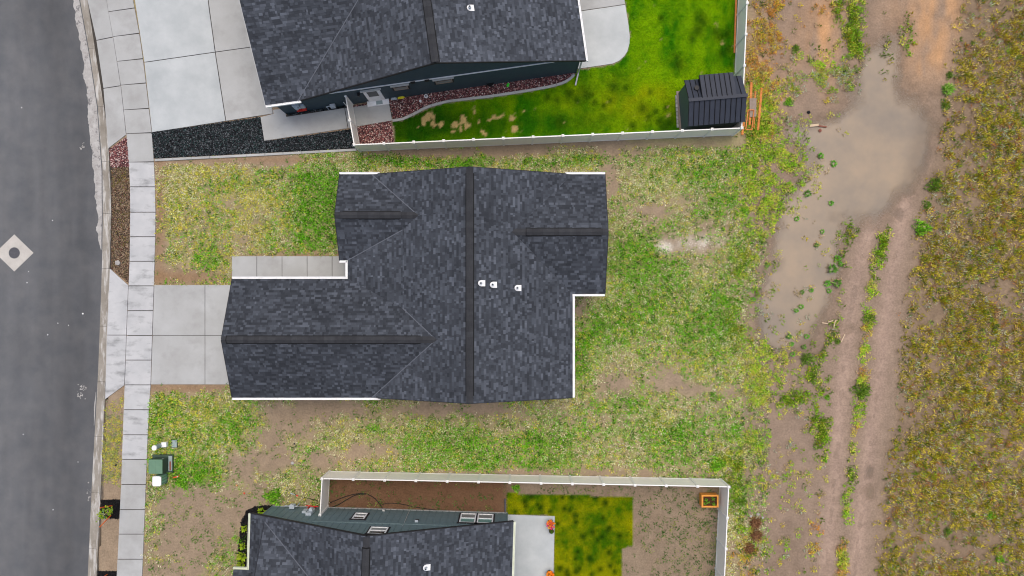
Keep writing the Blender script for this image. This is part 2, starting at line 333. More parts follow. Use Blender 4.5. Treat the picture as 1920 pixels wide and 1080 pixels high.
M['metal_roof'] = mat('metal_roof', srgb(40, 45, 56), srgb(47, 52, 63), scale=2, rough=.6, spec=.4, rnd=.05)
M['shed_wall'] = mat('shed_wall', srgb(66, 84, 82), srgb(74, 92, 90), scale=3, rough=.6)
M['lumber'] = mat('lumber_orange', srgb(196, 112, 56), srgb(216, 140, 82), scale=6, rough=.8, bump=.2, bscale=40, rnd=.12)
M['lumber_grey'] = mat('lumber_grey', srgb(132, 118, 106), srgb(152, 138, 126), scale=5, rough=.9, bump=.2, bscale=40)
M['cedar'] = mat('cedar', srgb(212, 138, 50), srgb(228, 160, 76), scale=6, rough=.7, bump=.15, bscale=50, rnd=.08)
M['potsoil'] = mat('potting_soil', srgb(60, 36, 24), srgb(84, 52, 34), scale=20, rough=.95, bump=.6, bscale=40)
M['green_box'] = mat('utility_green', srgb(92, 124, 100), srgb(104, 136, 110), scale=3, rough=.5)
M['green_dark'] = mat('utility_green_dark', srgb(52, 70, 58), srgb(62, 80, 66), scale=3, rough=.6)
M['green_pale'] = mat('utility_green_pale', srgb(128, 172, 144), srgb(142, 184, 156), scale=3, rough=.5)
M['grey_lid'] = mat('grey_lid', srgb(138, 152, 150), srgb(152, 166, 163), scale=5, rough=.7)
M['rust'] = mat('rust', srgb(120, 72, 58), srgb(142, 92, 76), scale=8, rough=.9)
M['orange'] = mat('orange_stake', srgb(214, 92, 34), srgb(228, 112, 52), scale=6, rough=.6)
M['red'] = mat('red_plastic', srgb(206, 40, 30), srgb(218, 58, 44), rough=.5)
M['yellow'] = mat('yellow_bag', srgb(222, 208, 20), srgb(232, 220, 60), scale=8, rough=.6)
M['lime'] = mat('lime_plastic', srgb(60, 220, 50), srgb(80, 232, 70), rough=.5)
M['metal_grey'] = mat('metal_grey', srgb(166, 176, 182), srgb(182, 190, 196), scale=4, rough=.45)
M['hose'] = mat('hose_black', srgb(26, 24, 24), srgb(34, 32, 30), rough=.6)
M['rockm'] = mat('rock', (.85, .85, .85), (1.15, 1.15, 1.15), scale=20, rough=.9, attr=True, fine=.15, spec=.2)
M['red_under'] = mat('red_under', srgb(78, 54, 52), srgb(96, 70, 66), scale=12, rough=.95)
M['black_under'] = mat('black_under', srgb(30, 32, 34), srgb(40, 42, 44), scale=12, rough=.95)
M['mulch'] = mat('mulch_under', srgb(24, 22, 23), srgb(34, 32, 32), scale=12, rough=.95, bump=.5, bscale=30)
M['iron'] = mat('cast_iron', srgb(74, 74, 78), srgb(88, 88, 92), scale=8, rough=.6, bump=.2, bscale=60)
M['collar'] = mat('collar_concrete', srgb(178, 173, 164), srgb(192, 187, 178), scale=2, rough=.9, fine=.06)
M['brush'] = mat('dead_brush', (.9, .9, .9), (1.1, 1.1, 1.1), scale=10, rough=.95, attr=True)
M['stone'] = mat('stone', srgb(150, 146, 140), srgb(178, 174, 168), scale=8, rough=.9, rnd=.2)
M['stick'] = mat('bleached_wood', srgb(186, 162, 132), srgb(206, 184, 156), scale=10, rough=.9)
M['gypsum'] = mat('white_dust', srgb(206, 196, 176), srgb(228, 222, 208), scale=6, rough=.95, bump=.5, bscale=20)
m = mat('muddy_water', srgb(122, 109, 93), srgb(156, 134, 106), scale=.3, detail=4, rough=.06, spec=.5); M['water'] = m
_t = m.node_tree; _a = _t.nodes.new('ShaderNodeAttribute'); _a.attribute_name = 'Col'; _r = _t.nodes.new('ShaderNodeMapRange'); _t.links.new(_a.outputs['Fac'], _r.inputs[0]); _r.inputs[3].default_value = .12; _r.inputs[4].default_value = .86; _t.links.new(_r.outputs[0], _t.nodes['Principled BSDF'].inputs['Alpha'])   # murky: deeper water hides the bottom
M['flower'] = leafmat('flower')

# ================================================================== GROUND, ROAD, WATER
def make_ground():
    xs = np.concatenate([[-420, -200, -100, -60, -45, -38], np.arange(-36.5, 36.6, .14), [38, 45, 60, 100, 200, 420]])
    ys = np.concatenate([[-420, -200, -100, -60, -40, -30, -25], np.arange(-22, 22.1, .14), [25, 30, 40, 60, 100, 200, 420]])
    X, Y = np.meshgrid(xs, ys); Z = gz(X, Y); C = ground_col(X, Y)
    V = np.stack([X, Y, Z], -1).reshape(-1, 3); nx, ny = len(xs), len(ys)
    i = (np.arange(ny-1)[:, None]*nx+np.arange(nx-1)[None]).ravel()
    F = np.stack([i, i+1, i+nx+1, i+nx], 1)
    me = npmesh('ground', V, F, C.reshape(-1, 3)); me.polygons.foreach_set('use_smooth', np.ones(len(F), bool))
    tag(put('ground', me, M['ground']), 'bare tan soil of the open lot, yards and field', 'ground', kind='structure')
    # water: only the cells that lie low
    WL = -.052; low = Z < WL+.012; px, py = PX(X, Y); low &= px > 1400
    cell = low[:-1, :-1] | low[1:, :-1] | low[:-1, 1:] | low[1:, 1:]
    idx = i.reshape(ny-1, nx-1)[cell]; F2 = np.stack([idx, idx+1, idx+nx+1, idx+nx], 1); u, inv = np.unique(F2, return_inverse=True)
    V2 = V[u].copy(); V2[:, 2] = WL
    me = npmesh('puddle', V2, inv.reshape(F2.shape), np.repeat(np.clip((WL-V[u][:, 2:3])/.13, 0, 1), 3, 1))
    tag(put('puddle', me, M['water']), 'muddy brown puddle water lying across the dirt track', 'puddle', kind='structure')
make_ground()
YS = list(range(-700, 1900, 25))
def strip(fa, fb, y0, y1, step=12):
    ys = list(np.arange(y0, y1, step))+[y1]
    return [(fa(y), y) for y in ys], [(fb(y), y) for y in ys]
def road_mesh():
    ys = np.concatenate([np.arange(-900, -60, 60), np.arange(-60, 1140, 8), np.arange(1140, 2001, 60)]); ts = np.linspace(0, 1, 61); x0 = PX(-36.8, 0)[0]
    Yp = np.repeat(ys[:, None], 61, 1); Xp = x0+(GUT_L(Yp)+1.5-x0)*ts[None]; d = GUT_L(Yp)-Xp
    tone = 1.0+.2*sstep(70, 190, d)-.16*np.exp(-((d-45)/38)**2)+.05*np.exp(-((d-125)/5)**2)+.16*(fbm(Xp, Yp, 90, 44)-.5)+.24*(fbm(Xp, Yp*.12, 12, 45, 3)-.5)
    X_ = (Xp-NX)*CAM_H/FPX; Y_ = (NY-Yp)*CAM_H/FPX
    V = np.stack([X_, Y_, np.full_like(X_, -.13)], -1).reshape(-1, 3); ii = (np.arange(len(ys)-1)[:, None]*61+np.arange(60)[None]).ravel()
    return npmesh('road', V, np.stack([ii, ii+61, ii+62, ii+1], 1), np.repeat(tone.reshape(-1, 1), 3, 1))
tag(put('road', road_mesh(), M['asphalt']), 'dark grey asphalt street along the left side', 'road', kind='structure')
# pale concrete slurry that ran over the edge of the asphalt
def slurry(name, y0, y1, wd, label):
    mb = MB(); ys = np.arange(y0, y1, 3.0); wd_ = []
    for y in ys:
        e = min(1, (y-y0)/30, (y1-y)/40); n = fbm(np.array(y), np.array(0.), 70, 7)*1.5-.25+.28*(vn(np.array(y), np.array(3.), 12, 4)-.5)+.16*(vn(np.array(y), np.array(9.), 3.2, 6)-.5)
        wd_.append(max(.3, wd(y)*max(e, .03)*(0.45+float(n))))
    for i in range(len(ys)-1):
        q = []
        for k in (i, i+1): q += [P(GUT_L(ys[k])-wd_[k], ys[k], -.126), P(GUT_L(ys[k])+.4, ys[k], -.126)]
        mb.add([q[0], q[2], q[3], q[1]], [(0, 1, 2, 3)])
    tag(mb.build(name, M['slurry']), label, 'spill', kind='stuff')
slurry('concrete_slurry', -60, 470, lambda y: 12.5, 'pale crusty concrete residue along the edge of the asphalt')
slurry('concrete_slurry', 735, 800, lambda y: 3, 'thin pale concrete residue on asphalt edge below the driveway apron')
# gutter and rolled curb, cast in lengths
curb = empty('curb', P(190, 540, 0), 'light concrete gutter and rolled curb along the street', 'curb', kind='structure')
cj = [-400, -300, -200, -105, -10, 90, 198, 302, 400, 503, 612, 716, 819, 925, 1030, 1130, 1230, 1330]
for k in range(len(cj)-1):
    y0, y1 = cj[k]+.25, cj[k+1]-.25; n = 7; mb = MB(); rows = []
    for t in np.linspace(y0, y1, n):
        g, c = GUT_L(t), CURB(t); w_ = c-g; drop = 503 < (cj[k]+cj[k+1])/2 < 735 or (cj[k]+cj[k+1])/2 < 260
        top = .03 if not drop else -.03
        pr = [(g, -.122), (g+w_*.62, -.135), (g+w_*.74, -.10 if not drop else -.115), (g+w_*.84, top-.01), (c-.4, top), (c-.4, -.4), (g, -.4)]
        rows.append([P(a, t, 0)+Vector((0, 0, z)) for a, z in pr])
    m_ = len(rows[0]); vs = [v for r in rows for v in r]; fs = []
    for i in range(n-1):
        for j in range(m_): fs.append((i*m_+j, (i+1)*m_+j, (i+1)*m_+(j+1) % m_, i*m_+(j+1) % m_))
    fs += [tuple(range(m_)), tuple(range((n-1)*m_, n*m_))[::-1]]
    mb.add(vs, fs).build('curb_segment', M['gutter_concrete'], curb)
# sidewalk slabs on a bed
SJ = [-300, -252, -206, -160, -114, -67, -25, 19, 66, 113, 158, 205, 250, 304, 350.5, 398, 444, 490, 536, 582.5, 629, 675, 721.5, 768, 815, 861, 908, 955, 1001, 1048, 1095, 1142, 1189]
mb = MB(); a, b = strip(lambda y: SW_L(y)+.7, lambda y: SW_R(y)-.7, -300, 1189)
for i in range(len(a)-1): mb.add([P(*a[i], .02), P(*a[i+1], .02), P(*b[i+1], .02), P(*b[i], .02)], [(0, 1, 2, 3)])
sw = tag(mb.build('sidewalk', M['joint']), 'pale concrete sidewalk running along the street', 'sidewalk', kind='structure')
def tilt(y): return -.0 # joints perpendicular enough
for k in range(len(SJ)-1):
    y0, y1 = SJ[k]+.7, SJ[k+1]-.7; sk = 8*max(0, min(1, (300-y0)/300))*.9
    q = [(SW_L(y0), y0+sk/2), (SW_R(y0), y0-sk/2), (SW_R((y0+y1)/2), (y0+y1)/2-sk/2), (SW_R(y1), y1-sk/2), (SW_L(y1), y1+sk/2), (SW_L((y0+y1)/2), (y0+y1)/2+sk/2)]
    worn = 304 <= y0 < 860 or y0 > 1190
    MB().prism(WPTS(q), -.06, .05+random.uniform(-.004, .004)).build('slab', M['concrete_worn'] if worn else M['concrete'], sw)
def slabset(name, label, cat, bed, slabs, mats, z=.05, kind='structure', gap=True):
    mb = MB().prism(WPTS(bed), -.08, z-.03); o = tag(mb.build(name, M['joint']), label, cat, kind=kind)
    for s_, mm in zip(slabs, mats): MB().prism(WPTS(s_), -.07, z+random.uniform(-.003, .003)).build('slab', M[mm], o)
    return o
def shrink(q, d=.5):
    cx = sum(p[0] for p in q)/len(q); cy = sum(p[1] for p in q)/len(q)
    return [(x+(cx-x)*d/max(1, math.hypot(cx-x, cy-y)), y+(cy-y)*d/max(1, math.hypot(cx-x, cy-y))) for x, y in q]
# main drive
D = [[(SW_R(534.5)+1.1, 534.5), (384.5, 534.5), (384.5, 628.2), (SW_R(628)+1.1, 628.2)], [(385.5, 534.5), (455, 534.5), (455, 628.2), (385.5, 628.2)],
     [(SW_R(629)+1.1, 629.2), (384.5, 629.2), (384.5, 720.5), (SW_R(720)+1.1, 720.5)], [(385.5, 629.2), (455, 629.2), (455, 720.5), (385.5, 720.5)]]
slabset('driveway', 'smooth grey concrete driveway leading to the middle house', 'driveway', [(290, 535), (454, 535), (454, 720), (284, 720)], D, ['concrete']*4)
APR = [[(CURB(503)+.8, 504), (SW_L(534)-1.1, 535), (SW_L(580)-1.1, 580), (SW_L(628)-1.1, 627.6), (CURB(627)+.8, 627.6)], [(CURB(629)+.8, 628.8), (SW_L(629)-1.1, 628.8), (SW_L(680)-1.1, 680), (SW_L(721)-1.1, 722), (CURB(748)+.8, 748)]]
slabset('driveway_apron', 'white concrete apron between curb and sidewalk at middle driveway', 'apron', [(208, 508), (240, 536), (234, 720), (199, 744)], APR, ['concrete_worn']*2, z=.045)
# north drive
slabset('driveway', 'wide pale sealed concrete driveway of the upper house', 'driveway', [(252, -120), (478, -120), (486, 218), (287, 247)],
        [[(SW_R(-110)+.8, -110), (375, -110), (403.3, 97.6), (271.5, 116.6)], [(376.5, -110), (440, -110), (494, 85), (404.8, 97.4)],
         [(271.7, 118), (403.5, 99), (423.2, 227), (286, 248)], [(405, 98.8), (495, 86.2), (512, 213), (424.7, 226.8)]], ['concrete_sealed', 'concrete', 'concrete_sealed', 'concrete'])
slabset('driveway_apron', 'pale concrete apron between curb and sidewalk at the upper driveway', 'apron', [(155, -60), (190, -60), (237, 250), (206, 272)],
        [[(CURB(-80)+.8, -80), (SW_L(-80)-1.1, -85), (SW_L(-1)-1.1, -1), (SW_L(30)-1.1, 30), (SW_L(69)-1.1, 69.2), (CURB(75)+.8, 75.4), (CURB(35)+.8, 35), (CURB(0)+.8, 0)], [(CURB(76)+.8, 76.8), (SW_L(71)-1.1, 70.8), (SW_L(115)-1.1, 115), (SW_L(160)-1.1, 160.4), (CURB(166)+.8, 165.4), (CURB(120)+.8, 120)], [(CURB(167)+.8, 166.8), (SW_L(162)-1.1, 161.8), (SW_L(205)-1.1, 205), (SW_L(252)-1.1, 252.5), (CURB(278)+.8, 278), (CURB(225)+.8, 225)]], ['concrete']*3, z=.045)
slabset('side_walkway', 'grey concrete path beside the upper house through the fence gate', 'path', [(492, 222), (655, 200), (735, 190), (735, 224), (498, 262)],
        [[(489, 220), (513.5, 213.8), (512.5, 206.5), (535, 203.5), (537, 219.5), (646, 203), (652, 240.5), (496, 264)], [(647.2, 202.8), (690.5, 197), (690, 191), (728, 186), (735.5, 226), (653.2, 240.2)]], ['concrete', 'concrete'])
# front walk of middle house: five slabs
FW = [[(a_, 480.5), (b_, 480.5), (b_, 527), (a_, 527)] for a_, b_ in ((435.5, 481.6), (482.6, 528.8), (529.8, 575.8), (576.8, 622.6), (623.6, 668))]
slabset('front_walk', 'narrow concrete front walk of square slabs beside the garage', 'path', [(437, 482), (667, 482), (667, 526), (437, 526)], FW, ['concrete']*5)
# patios
pat = [(1060, 122), (1081, 129.5), (1130, 122.5), (1149, 119.5), (1161, 114), (1170, 106), (1176, 97), (1180, 82), (1180.5, 68), (1178.5, 50), (1172, 9.5), (1060, 26)]
slabset('patio', 'curved pale concrete patio behind the upper house', 'patio', shrink(pat, 2), [pat, [(1058, 25), (1171.8, 8.2), (1155, -100), (1040, -84)]], ['concrete_sealed', 'concrete'])
slabset('patio', 'plain grey concrete patio with flower pots behind the lower house', 'patio', [(952, 966), (1038, 969), (1035, 1125), (952, 1125)], [[(948.5, 964.5), (1040, 967.5), (1036.5, 1130), (945, 1130)]], ['concrete_sealed'])
# manhole collar
mh = empty('manhole', P(24, 474, -.13), 'round iron manhole in a pale diamond concrete collar on the asphalt', 'manhole')
cx, cy = 24.0, 474.0; rad = 36.5
for k in range(4):
    pts = []; t0 = k*90
    cor = lambda t: (cx+rad*math.cos(R(t)), cy-rad*math.sin(R(t))*.96)
    A_, B_ = cor(t0), cor(t0+90); mid0 = cor(t0-90); mid1 = cor(t0+180)
    ma = ((A_[0]+mid0[0])/2, (A_[1]+mid0[1])/2); mbb = ((A_[0]+B_[0])/2, (A_[1]+B_[1])/2)
    ar = [(cx+10.6*math.cos(R(t)), cy-10.6*math.sin(R(t))) for t in np.linspace(t0+45, t0-45, 8)]
    e = .35; q = [ma, A_, mbb]+ar
    ccx = sum(p[0] for p in q)/len(q); ccy = sum(p[1] for p in q)/len(q); q = [(x+(ccx-x)*.012, y+(ccy-y)*.012) for x, y in q]
    MB().prism(WPTS(q), -.2, -.122).build('collar_piece', M['collar'], mh)
cc = P(cx, cy); mb = MB().cyl(cc, .335, -.2, -.124, 28)
for i in range(-4, 5):
    for j in range(-4, 5):
        if i*i+j*j < 18: mb.box((cc.x+i*.07, cc.y+j*.07, -.122), (.035, .035, .006))
cv = mb.build('cover', M['iron'], mh)
print('ground ok')
# ================================================================== SCATTER (rocks, leaves)
def sample(poly, n):
    xs = [p[0] for p in poly]; ys = [p[1] for p in poly]
    a = rng.uniform(min(xs), max(xs), n*3); b = rng.uniform(min(ys), max(ys), n*3); k = inpoly(a, b, poly)
    a, b = a[k][:n], b[k][:n]; s = CAM_H/FPX
    return (a-NX)*s, (NY-b)*s
OCT = np.array([(1, 0, 0), (0, 1, 0), (-1, 0, 0), (0, -1, 0), (0, 0, 1), (0, 0, -1)], float)
OF = np.array([(0, 1, 4), (1, 2, 4), (2, 3, 4), (3, 0, 4), (1, 0, 5), (2, 1, 5), (3, 2, 5), (0, 3, 5)])
def rocks(name, polys, per_m2, size, pal, under, label, cat, z=.02, flat=.6, kind='stuff', elong=1.0):
    Xs, Ys = [], []
    for pl in polys:
        wp = WPTS(pl); A = abs(sum(wp[i][0]*wp[(i+1) % len(wp)][1]-wp[(i+1) % len(wp)][0]*wp[i][1] for i in range(len(wp))))/2
        x, y = sample(pl, int(A*per_m2)); Xs.append(x); Ys.append(y)
    x = np.concatenate(Xs); y = np.concatenate(Ys); n = len(x); s = rng.uniform(size[0], size[1], n)
    th = rng.uniform(0, 6.28, n); V = OCT[None]*(1+rng.uniform(-.35, .35, (n, 6, 3))); V = V*s[:, None, None]*np.array([elong, 1/elong**.5, flat])
    c, q = np.cos(th)[:, None], np.sin(th)[:, None]; vx = V[..., 0]*c-V[..., 1]*q; vy = V[..., 0]*q+V[..., 1]*c
    V = np.stack([vx+x[:, None], vy+y[:, None], V[..., 2]+(z+rng.uniform(0, .02, n))[:, None]], -1).reshape(-1, 3)
    F = (OF[None]+6*np.arange(n)[:, None, None]).reshape(-1, 3)
    pal = np.array([srgb(*p) for p in pal]); C = pal[rng.integers(0, len(pal), n)]*rng.uniform(.75, 1.25, (n, 1)); C = np.repeat(C, 6, 0)
    o = tag(put(name, npmesh(name, V, F, C), M['rockm']), label, cat, kind=kind)
    if under:
        mb = MB()
        for pl in polys: mb.prism(WPTS(pl), -.06, z-.008)
        mb.build('bed_base', M[under], o)
    return o
RED = [(148, 96, 92), (120, 72, 70), (170, 128, 118), (96, 60, 60), (206, 186, 176), (84, 56, 58), (132, 82, 84), (70, 48, 50)]
rocks('lava_rock', [RED_BED, RED_PATCH, [(660, 199), (690, 194), (690.5, 197), (661, 201.5)]], 620, (.03, .062), RED, 'red_under', 'red and pink crushed rock in beds along the upper house wall', 'rock bed')
rocks('lava_rock', [[(205.5, 280), (239, 257), (242, 303), (244, 312), (208, 314)]], 620, (.03, .062), RED, 'red_under', 'red crushed rock in the strip between curb and sidewalk', 'rock bed')
rocks('black_gravel', [BLACK_BED, [(540, 217), (537, 213), (647, 197), (648, 202)]], 520, (.03, .06), [(44, 48, 50), (28, 30, 32), (60, 64, 66), (22, 24, 25), (96, 100, 102), (40, 60, 58)], 'black_under', 'black crushed gravel bed left of the upper fence corner', 'gravel bed')
rocks('brown_gravel', [[(209, 312), (243.5, 308), (244.5, 390), (243.5, 487), (241.5, 531), (207.5, 502), (209.5, 400)]], 480, (.022, .05), [(104, 86, 72), (82, 68, 58), (132, 112, 92), (66, 54, 46), (150, 128, 100), (94, 84, 60), (112, 74, 60)], None, 'brown weedy gravel in the strip between curb and sidewalk', 'gravel bed', z=.0)
rocks('black_mulch', [MULCH_S], 420, (.03, .06), [(30, 28, 28), (22, 20, 20), (40, 37, 36), (18, 17, 17)], 'mulch', 'black mulch bed curving around the corner of the lower house', 'mulch bed', elong=1.8)
rocks('black_mulch', [[(190, 937), (225.5, 936.5), (223.5, 972.5), (188.5, 971)]], 420, (.025, .05), [(26, 25, 25), (20, 19, 19), (34, 32, 32)], 'mulch', 'black mulch square around the sapling between curb and sidewalk', 'mulch bed', elong=1.8)
rocks('black_mulch', [[(184, 1071), (219.5, 1071), (218, 1106), (182.5, 1106)]], 420, (.025, .05), [(26, 25, 25), (20, 19, 19), (34, 32, 32)], 'mulch', 'black mulch square with a stake at the bottom edge of the picture', 'mulch bed', elong=1.8)

def leaves(x, y, z, az, ln, wd, lean, col, rise=.35):
    """one kite-shaped leaf for each entry: lean 0 = upright, 1 = lying flat"""
    n = len(x); dx, dy = np.cos(az), np.sin(az); h = ln*np.sqrt(np.clip(1-lean**2, 0.01, 1)); r = ln*lean
    B = np.stack([x, y, z], -1); T = np.stack([x+dx*r, y+dy*r, z+h], -1)
    Mx, My = x+dx*r*.5, y+dy*r*.5; Mz = z+h*.5+ln*.08
    L = np.stack([Mx-dy*wd/2, My+dx*wd/2, Mz+rng.uniform(-.2, .2, n)*wd], -1); Q = np.stack([Mx+dy*wd/2, My-dx*wd/2, Mz+rng.uniform(-.2, .2, n)*wd], -1)
    V = np.stack([B, Q, T, L], 1).reshape(-1, 3); F = (np.arange(4)[None]+4*np.arange(n)[:, None]); C = np.repeat(np.clip(col, 0, 1), 4, 0)
    return V, F, C
def leafobj(name, sets, label, cat, kind='stuff', parent=None, mm='leaf'):
    V = []; F = []; C = []; o = 0
    for v, f, c in sets: V.append(v); F.append(f+o); C.append(c); o += len(v)
    ob = put(name, npmesh(name, np.concatenate(V), np.concatenate(F), np.concatenate(C)), M[mm], parent)
    return tag(ob, label, cat, kind=kind)
def tufts(x, y, z, col, n, rad, ln, wd, lean=(.35, .95), jit=.22):
    k = len(x); nn = rng.integers(n[0], n[1]+1, k); idx = np.repeat(np.arange(k), nn); m = len(idx)
    sc = rng.uniform(.7, 1.3, k)[idx]; az = rng.uniform(0, 6.283, m); rr = np.sqrt(rng.random(m))*rad*sc; a2 = az+rng.normal(0, .5, m)
    xx = x[idx]+np.cos(a2)*rr; yy = y[idx]+np.sin(a2)*rr
    c = col[idx]*rng.uniform(1-jit, 1+jit, (m, 1))*rng.uniform(.94, 1.06, (m, 3))
    return leaves(xx, yy, z[idx], az, rng.uniform(ln[0], ln[1], m)*sc, rng.uniform(wd[0], wd[1], m)*sc, rng.uniform(lean[0], lean[1], m), c)
c_ = lambda *a: np.array(srgb(*a))
G_BRT, G_DRK, G_YEL, G_STR, G_MID = c_(118, 194, 36), c_(54, 108, 20), c_(224, 214, 84), c_(238, 230, 186), c_(178, 194, 100)
def pick(w, cols):
    w = np.stack(w, 1); w = np.clip(w, 1e-4, None); w = w/w.sum(1, keepdims=True); cum = np.cumsum(w, 1); r = rng.random(len(w))[:, None]
    return np.array(cols)[np.clip((r > cum).sum(1), 0, len(cols)-1)]
# ---- open lot
def lot_grass():
    n = 215000; px = rng.uniform(265, 1440, n); py = rng.uniform(275, 1110, n); s = CAM_H/FPX; x = (px-NX)*s; y = (NY-py)*s
    d = density(px, py); keep = lotmask(x, y) & (rng.random(n) < d*.9); px, py, x, y = px[keep], py[keep], x[keep], y[keep]
    l, yl = lush(px, py), yellow(px, py); z = gz(x, y)
    col = pick([l*1.5, l*.7+.06, yl*.9+.04, .6*(1-l)+.04, .34+0*l], [G_BRT, G_DRK, G_YEL, G_STR, G_MID])
    sh = (.5+.7*l)[:, None]
    n2 = 16000; qx = rng.uniform(275, 1440, n2); qy = rng.uniform(290, 1110, n2); a2 = (qx-NX)*s; b2 = (NY-qy)*s
    pr = .10+.55*sstep(860, 930, qy)*(qx < 640)+.35*blob(qx, qy, 760, 785, 240, 26)+.3*blob(qx, qy, 560, 830, 120, 50); pr = pr*np.clip(.5+2.2*(fbm(qx, qy, 28, 77, 3)-.42), 0, 1.4)
    k2 = lotmask(a2, b2) & (rng.random(n2) < pr); a2, b2 = a2[k2], b2[k2]; cc2 = pick([.5+0*a2, .35+0*a2, .2+0*a2], [c_(84, 128, 48), c_(104, 150, 60), c_(170, 182, 90)])
    SEED = tufts(a2, b2, gz(a2, b2), cc2, (6, 12), .09, (.06, .14), (.022, .04), (.55, .97), .35)
    leafobj('lot_grass', [SEED, tufts(x, y, z, col, (4, 7), .055, (.07, .17), (.018, .036), (.5, .98), .5)], 'patchy green and straw coloured grass of the unfinished lot round the middle house', 'grass')
lot_grass()
def yard_grass():   # inside lower fence, sparse + street strip + brown south-west corner
    n = 3600; px = rng.uniform(610, 1350, n); py = rng.uniform(890, 1110, n); s = CAM_H/FPX; x = (px-NX)*s; y = (NY-py)*s
    k = inpoly(px, py, S_PROP) & ~inpoly(px, py, SOD_S) & ~inpoly(px, py, S_HOUSE)
    dn = np.clip(.3+.3*sstep(1180, 1260, px)+.5*blob(px, py, 1320, 1000, 30, 60)+1.1*(fbm(px, py, 30, 15)-.5), 0, 1); k &= rng.random(n) < dn
    x, y = x[k], y[k]; col = pick([.5+0*x, .4+0*x, .2+0*x], [c_(96, 128, 66), c_(70, 104, 46), c_(150, 160, 84)])
    A = tufts(x, y, gz(x, y), col, (6, 11), .09, (.06, .15), (.02, .04), (.6, .98))
    leafobj('yard_weeds', [A], 'sparse small weeds on the bare soil inside the lower fence', 'weeds')
    n = 2600; py = rng.uniform(745, 1110, n); t = rng.random(n); px = CURB(py)+1.5+(SW_L(py)-CURB(py)-3)*t; x = (px-NX)*s; y = (NY-py)*s
    dn = np.clip(.75*blob(px, py, 215, 860, 60, 45)+.5*blob(px, py, 215, 800, 40, 60)-.2+.7*(fbm(px, py, 20, 25)-.3), 0, 1)*(py < 915); k = rng.random(n) < dn
    x, y, px, py = x[k], y[k], px[k], py[k]; col = pick([.4+0*x, .5+0*x, .3+0*x], [G_MID, G_YEL, c_(150, 160, 120)])
    leafobj('verge_grass', [tufts(x, y, gz(x, y)+.005, col, (6, 10), .07, (.06, .14), (.015, .03), (.5, .97))], 'yellow green grass in the lower strip between curb and sidewalk', 'grass')
    n = 420; py = rng.uniform(318, 525, n); px = CURB(py)+2+(SW_L(py)-CURB(py)-4)*rng.random(n); x = (px-NX)*s; y = (NY-py)*s
    k = rng.random(n) < np.clip(.15+blob(px, py, 225, 335, 30, 18)+.6*blob(px, py, 240, 450, 10, 60), 0, 1); k &= ~inpoly(px, py, [(200, 490), (245, 535), (200, 540)])
    x, y = x[k], y[k]; col = pick([.4+0*x, .5+0*x], [c_(110, 104, 50), c_(150, 140, 60)])
    leafobj('gravel_weeds', [tufts(x, y, gz(x, y), col, (4, 8), .06, (.05, .12), (.015, .03), (.5, .97))], 'small olive weeds growing in the brown gravel strip', 'weeds')
yard_grass()
def turf(name, poly, per, fcol, label, ln=(.05, .09), bare=None):
    wp = WPTS(poly); A = abs(sum(wp[i][0]*wp[(i+1) % len(wp)][1]-wp[(i+1) % len(wp)][0]*wp[i][1] for i in range(len(wp))))/2
    x, y = sample(poly, int(A*per)); px, py = PX(x, y)
    if bare is not None: k = rng.random(len(px)) > sstep(.42, .6, bare(px, py)); x, y, px, py = x[k], y[k], px[k], py[k]
    m = len(x); c = fcol(px, py)*rng.uniform(.62, 1.38, (m, 1))*rng.uniform(.9, 1.1, (m, 3))
    leafobj(name, [leaves(x, y, gz(x, y), rng.uniform(0, 6.28, m), rng.uniform(ln[0], ln[1], m), rng.uniform(.016, .03, m), rng.uniform(.35, .9, m), c)], label, 'lawn')
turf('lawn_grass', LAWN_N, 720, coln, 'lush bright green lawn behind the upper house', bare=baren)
turf('sod_grass', SOD_S, 820, cols_, 'mottled yellow green sod patch beside the lower patio')
print('grass ok')
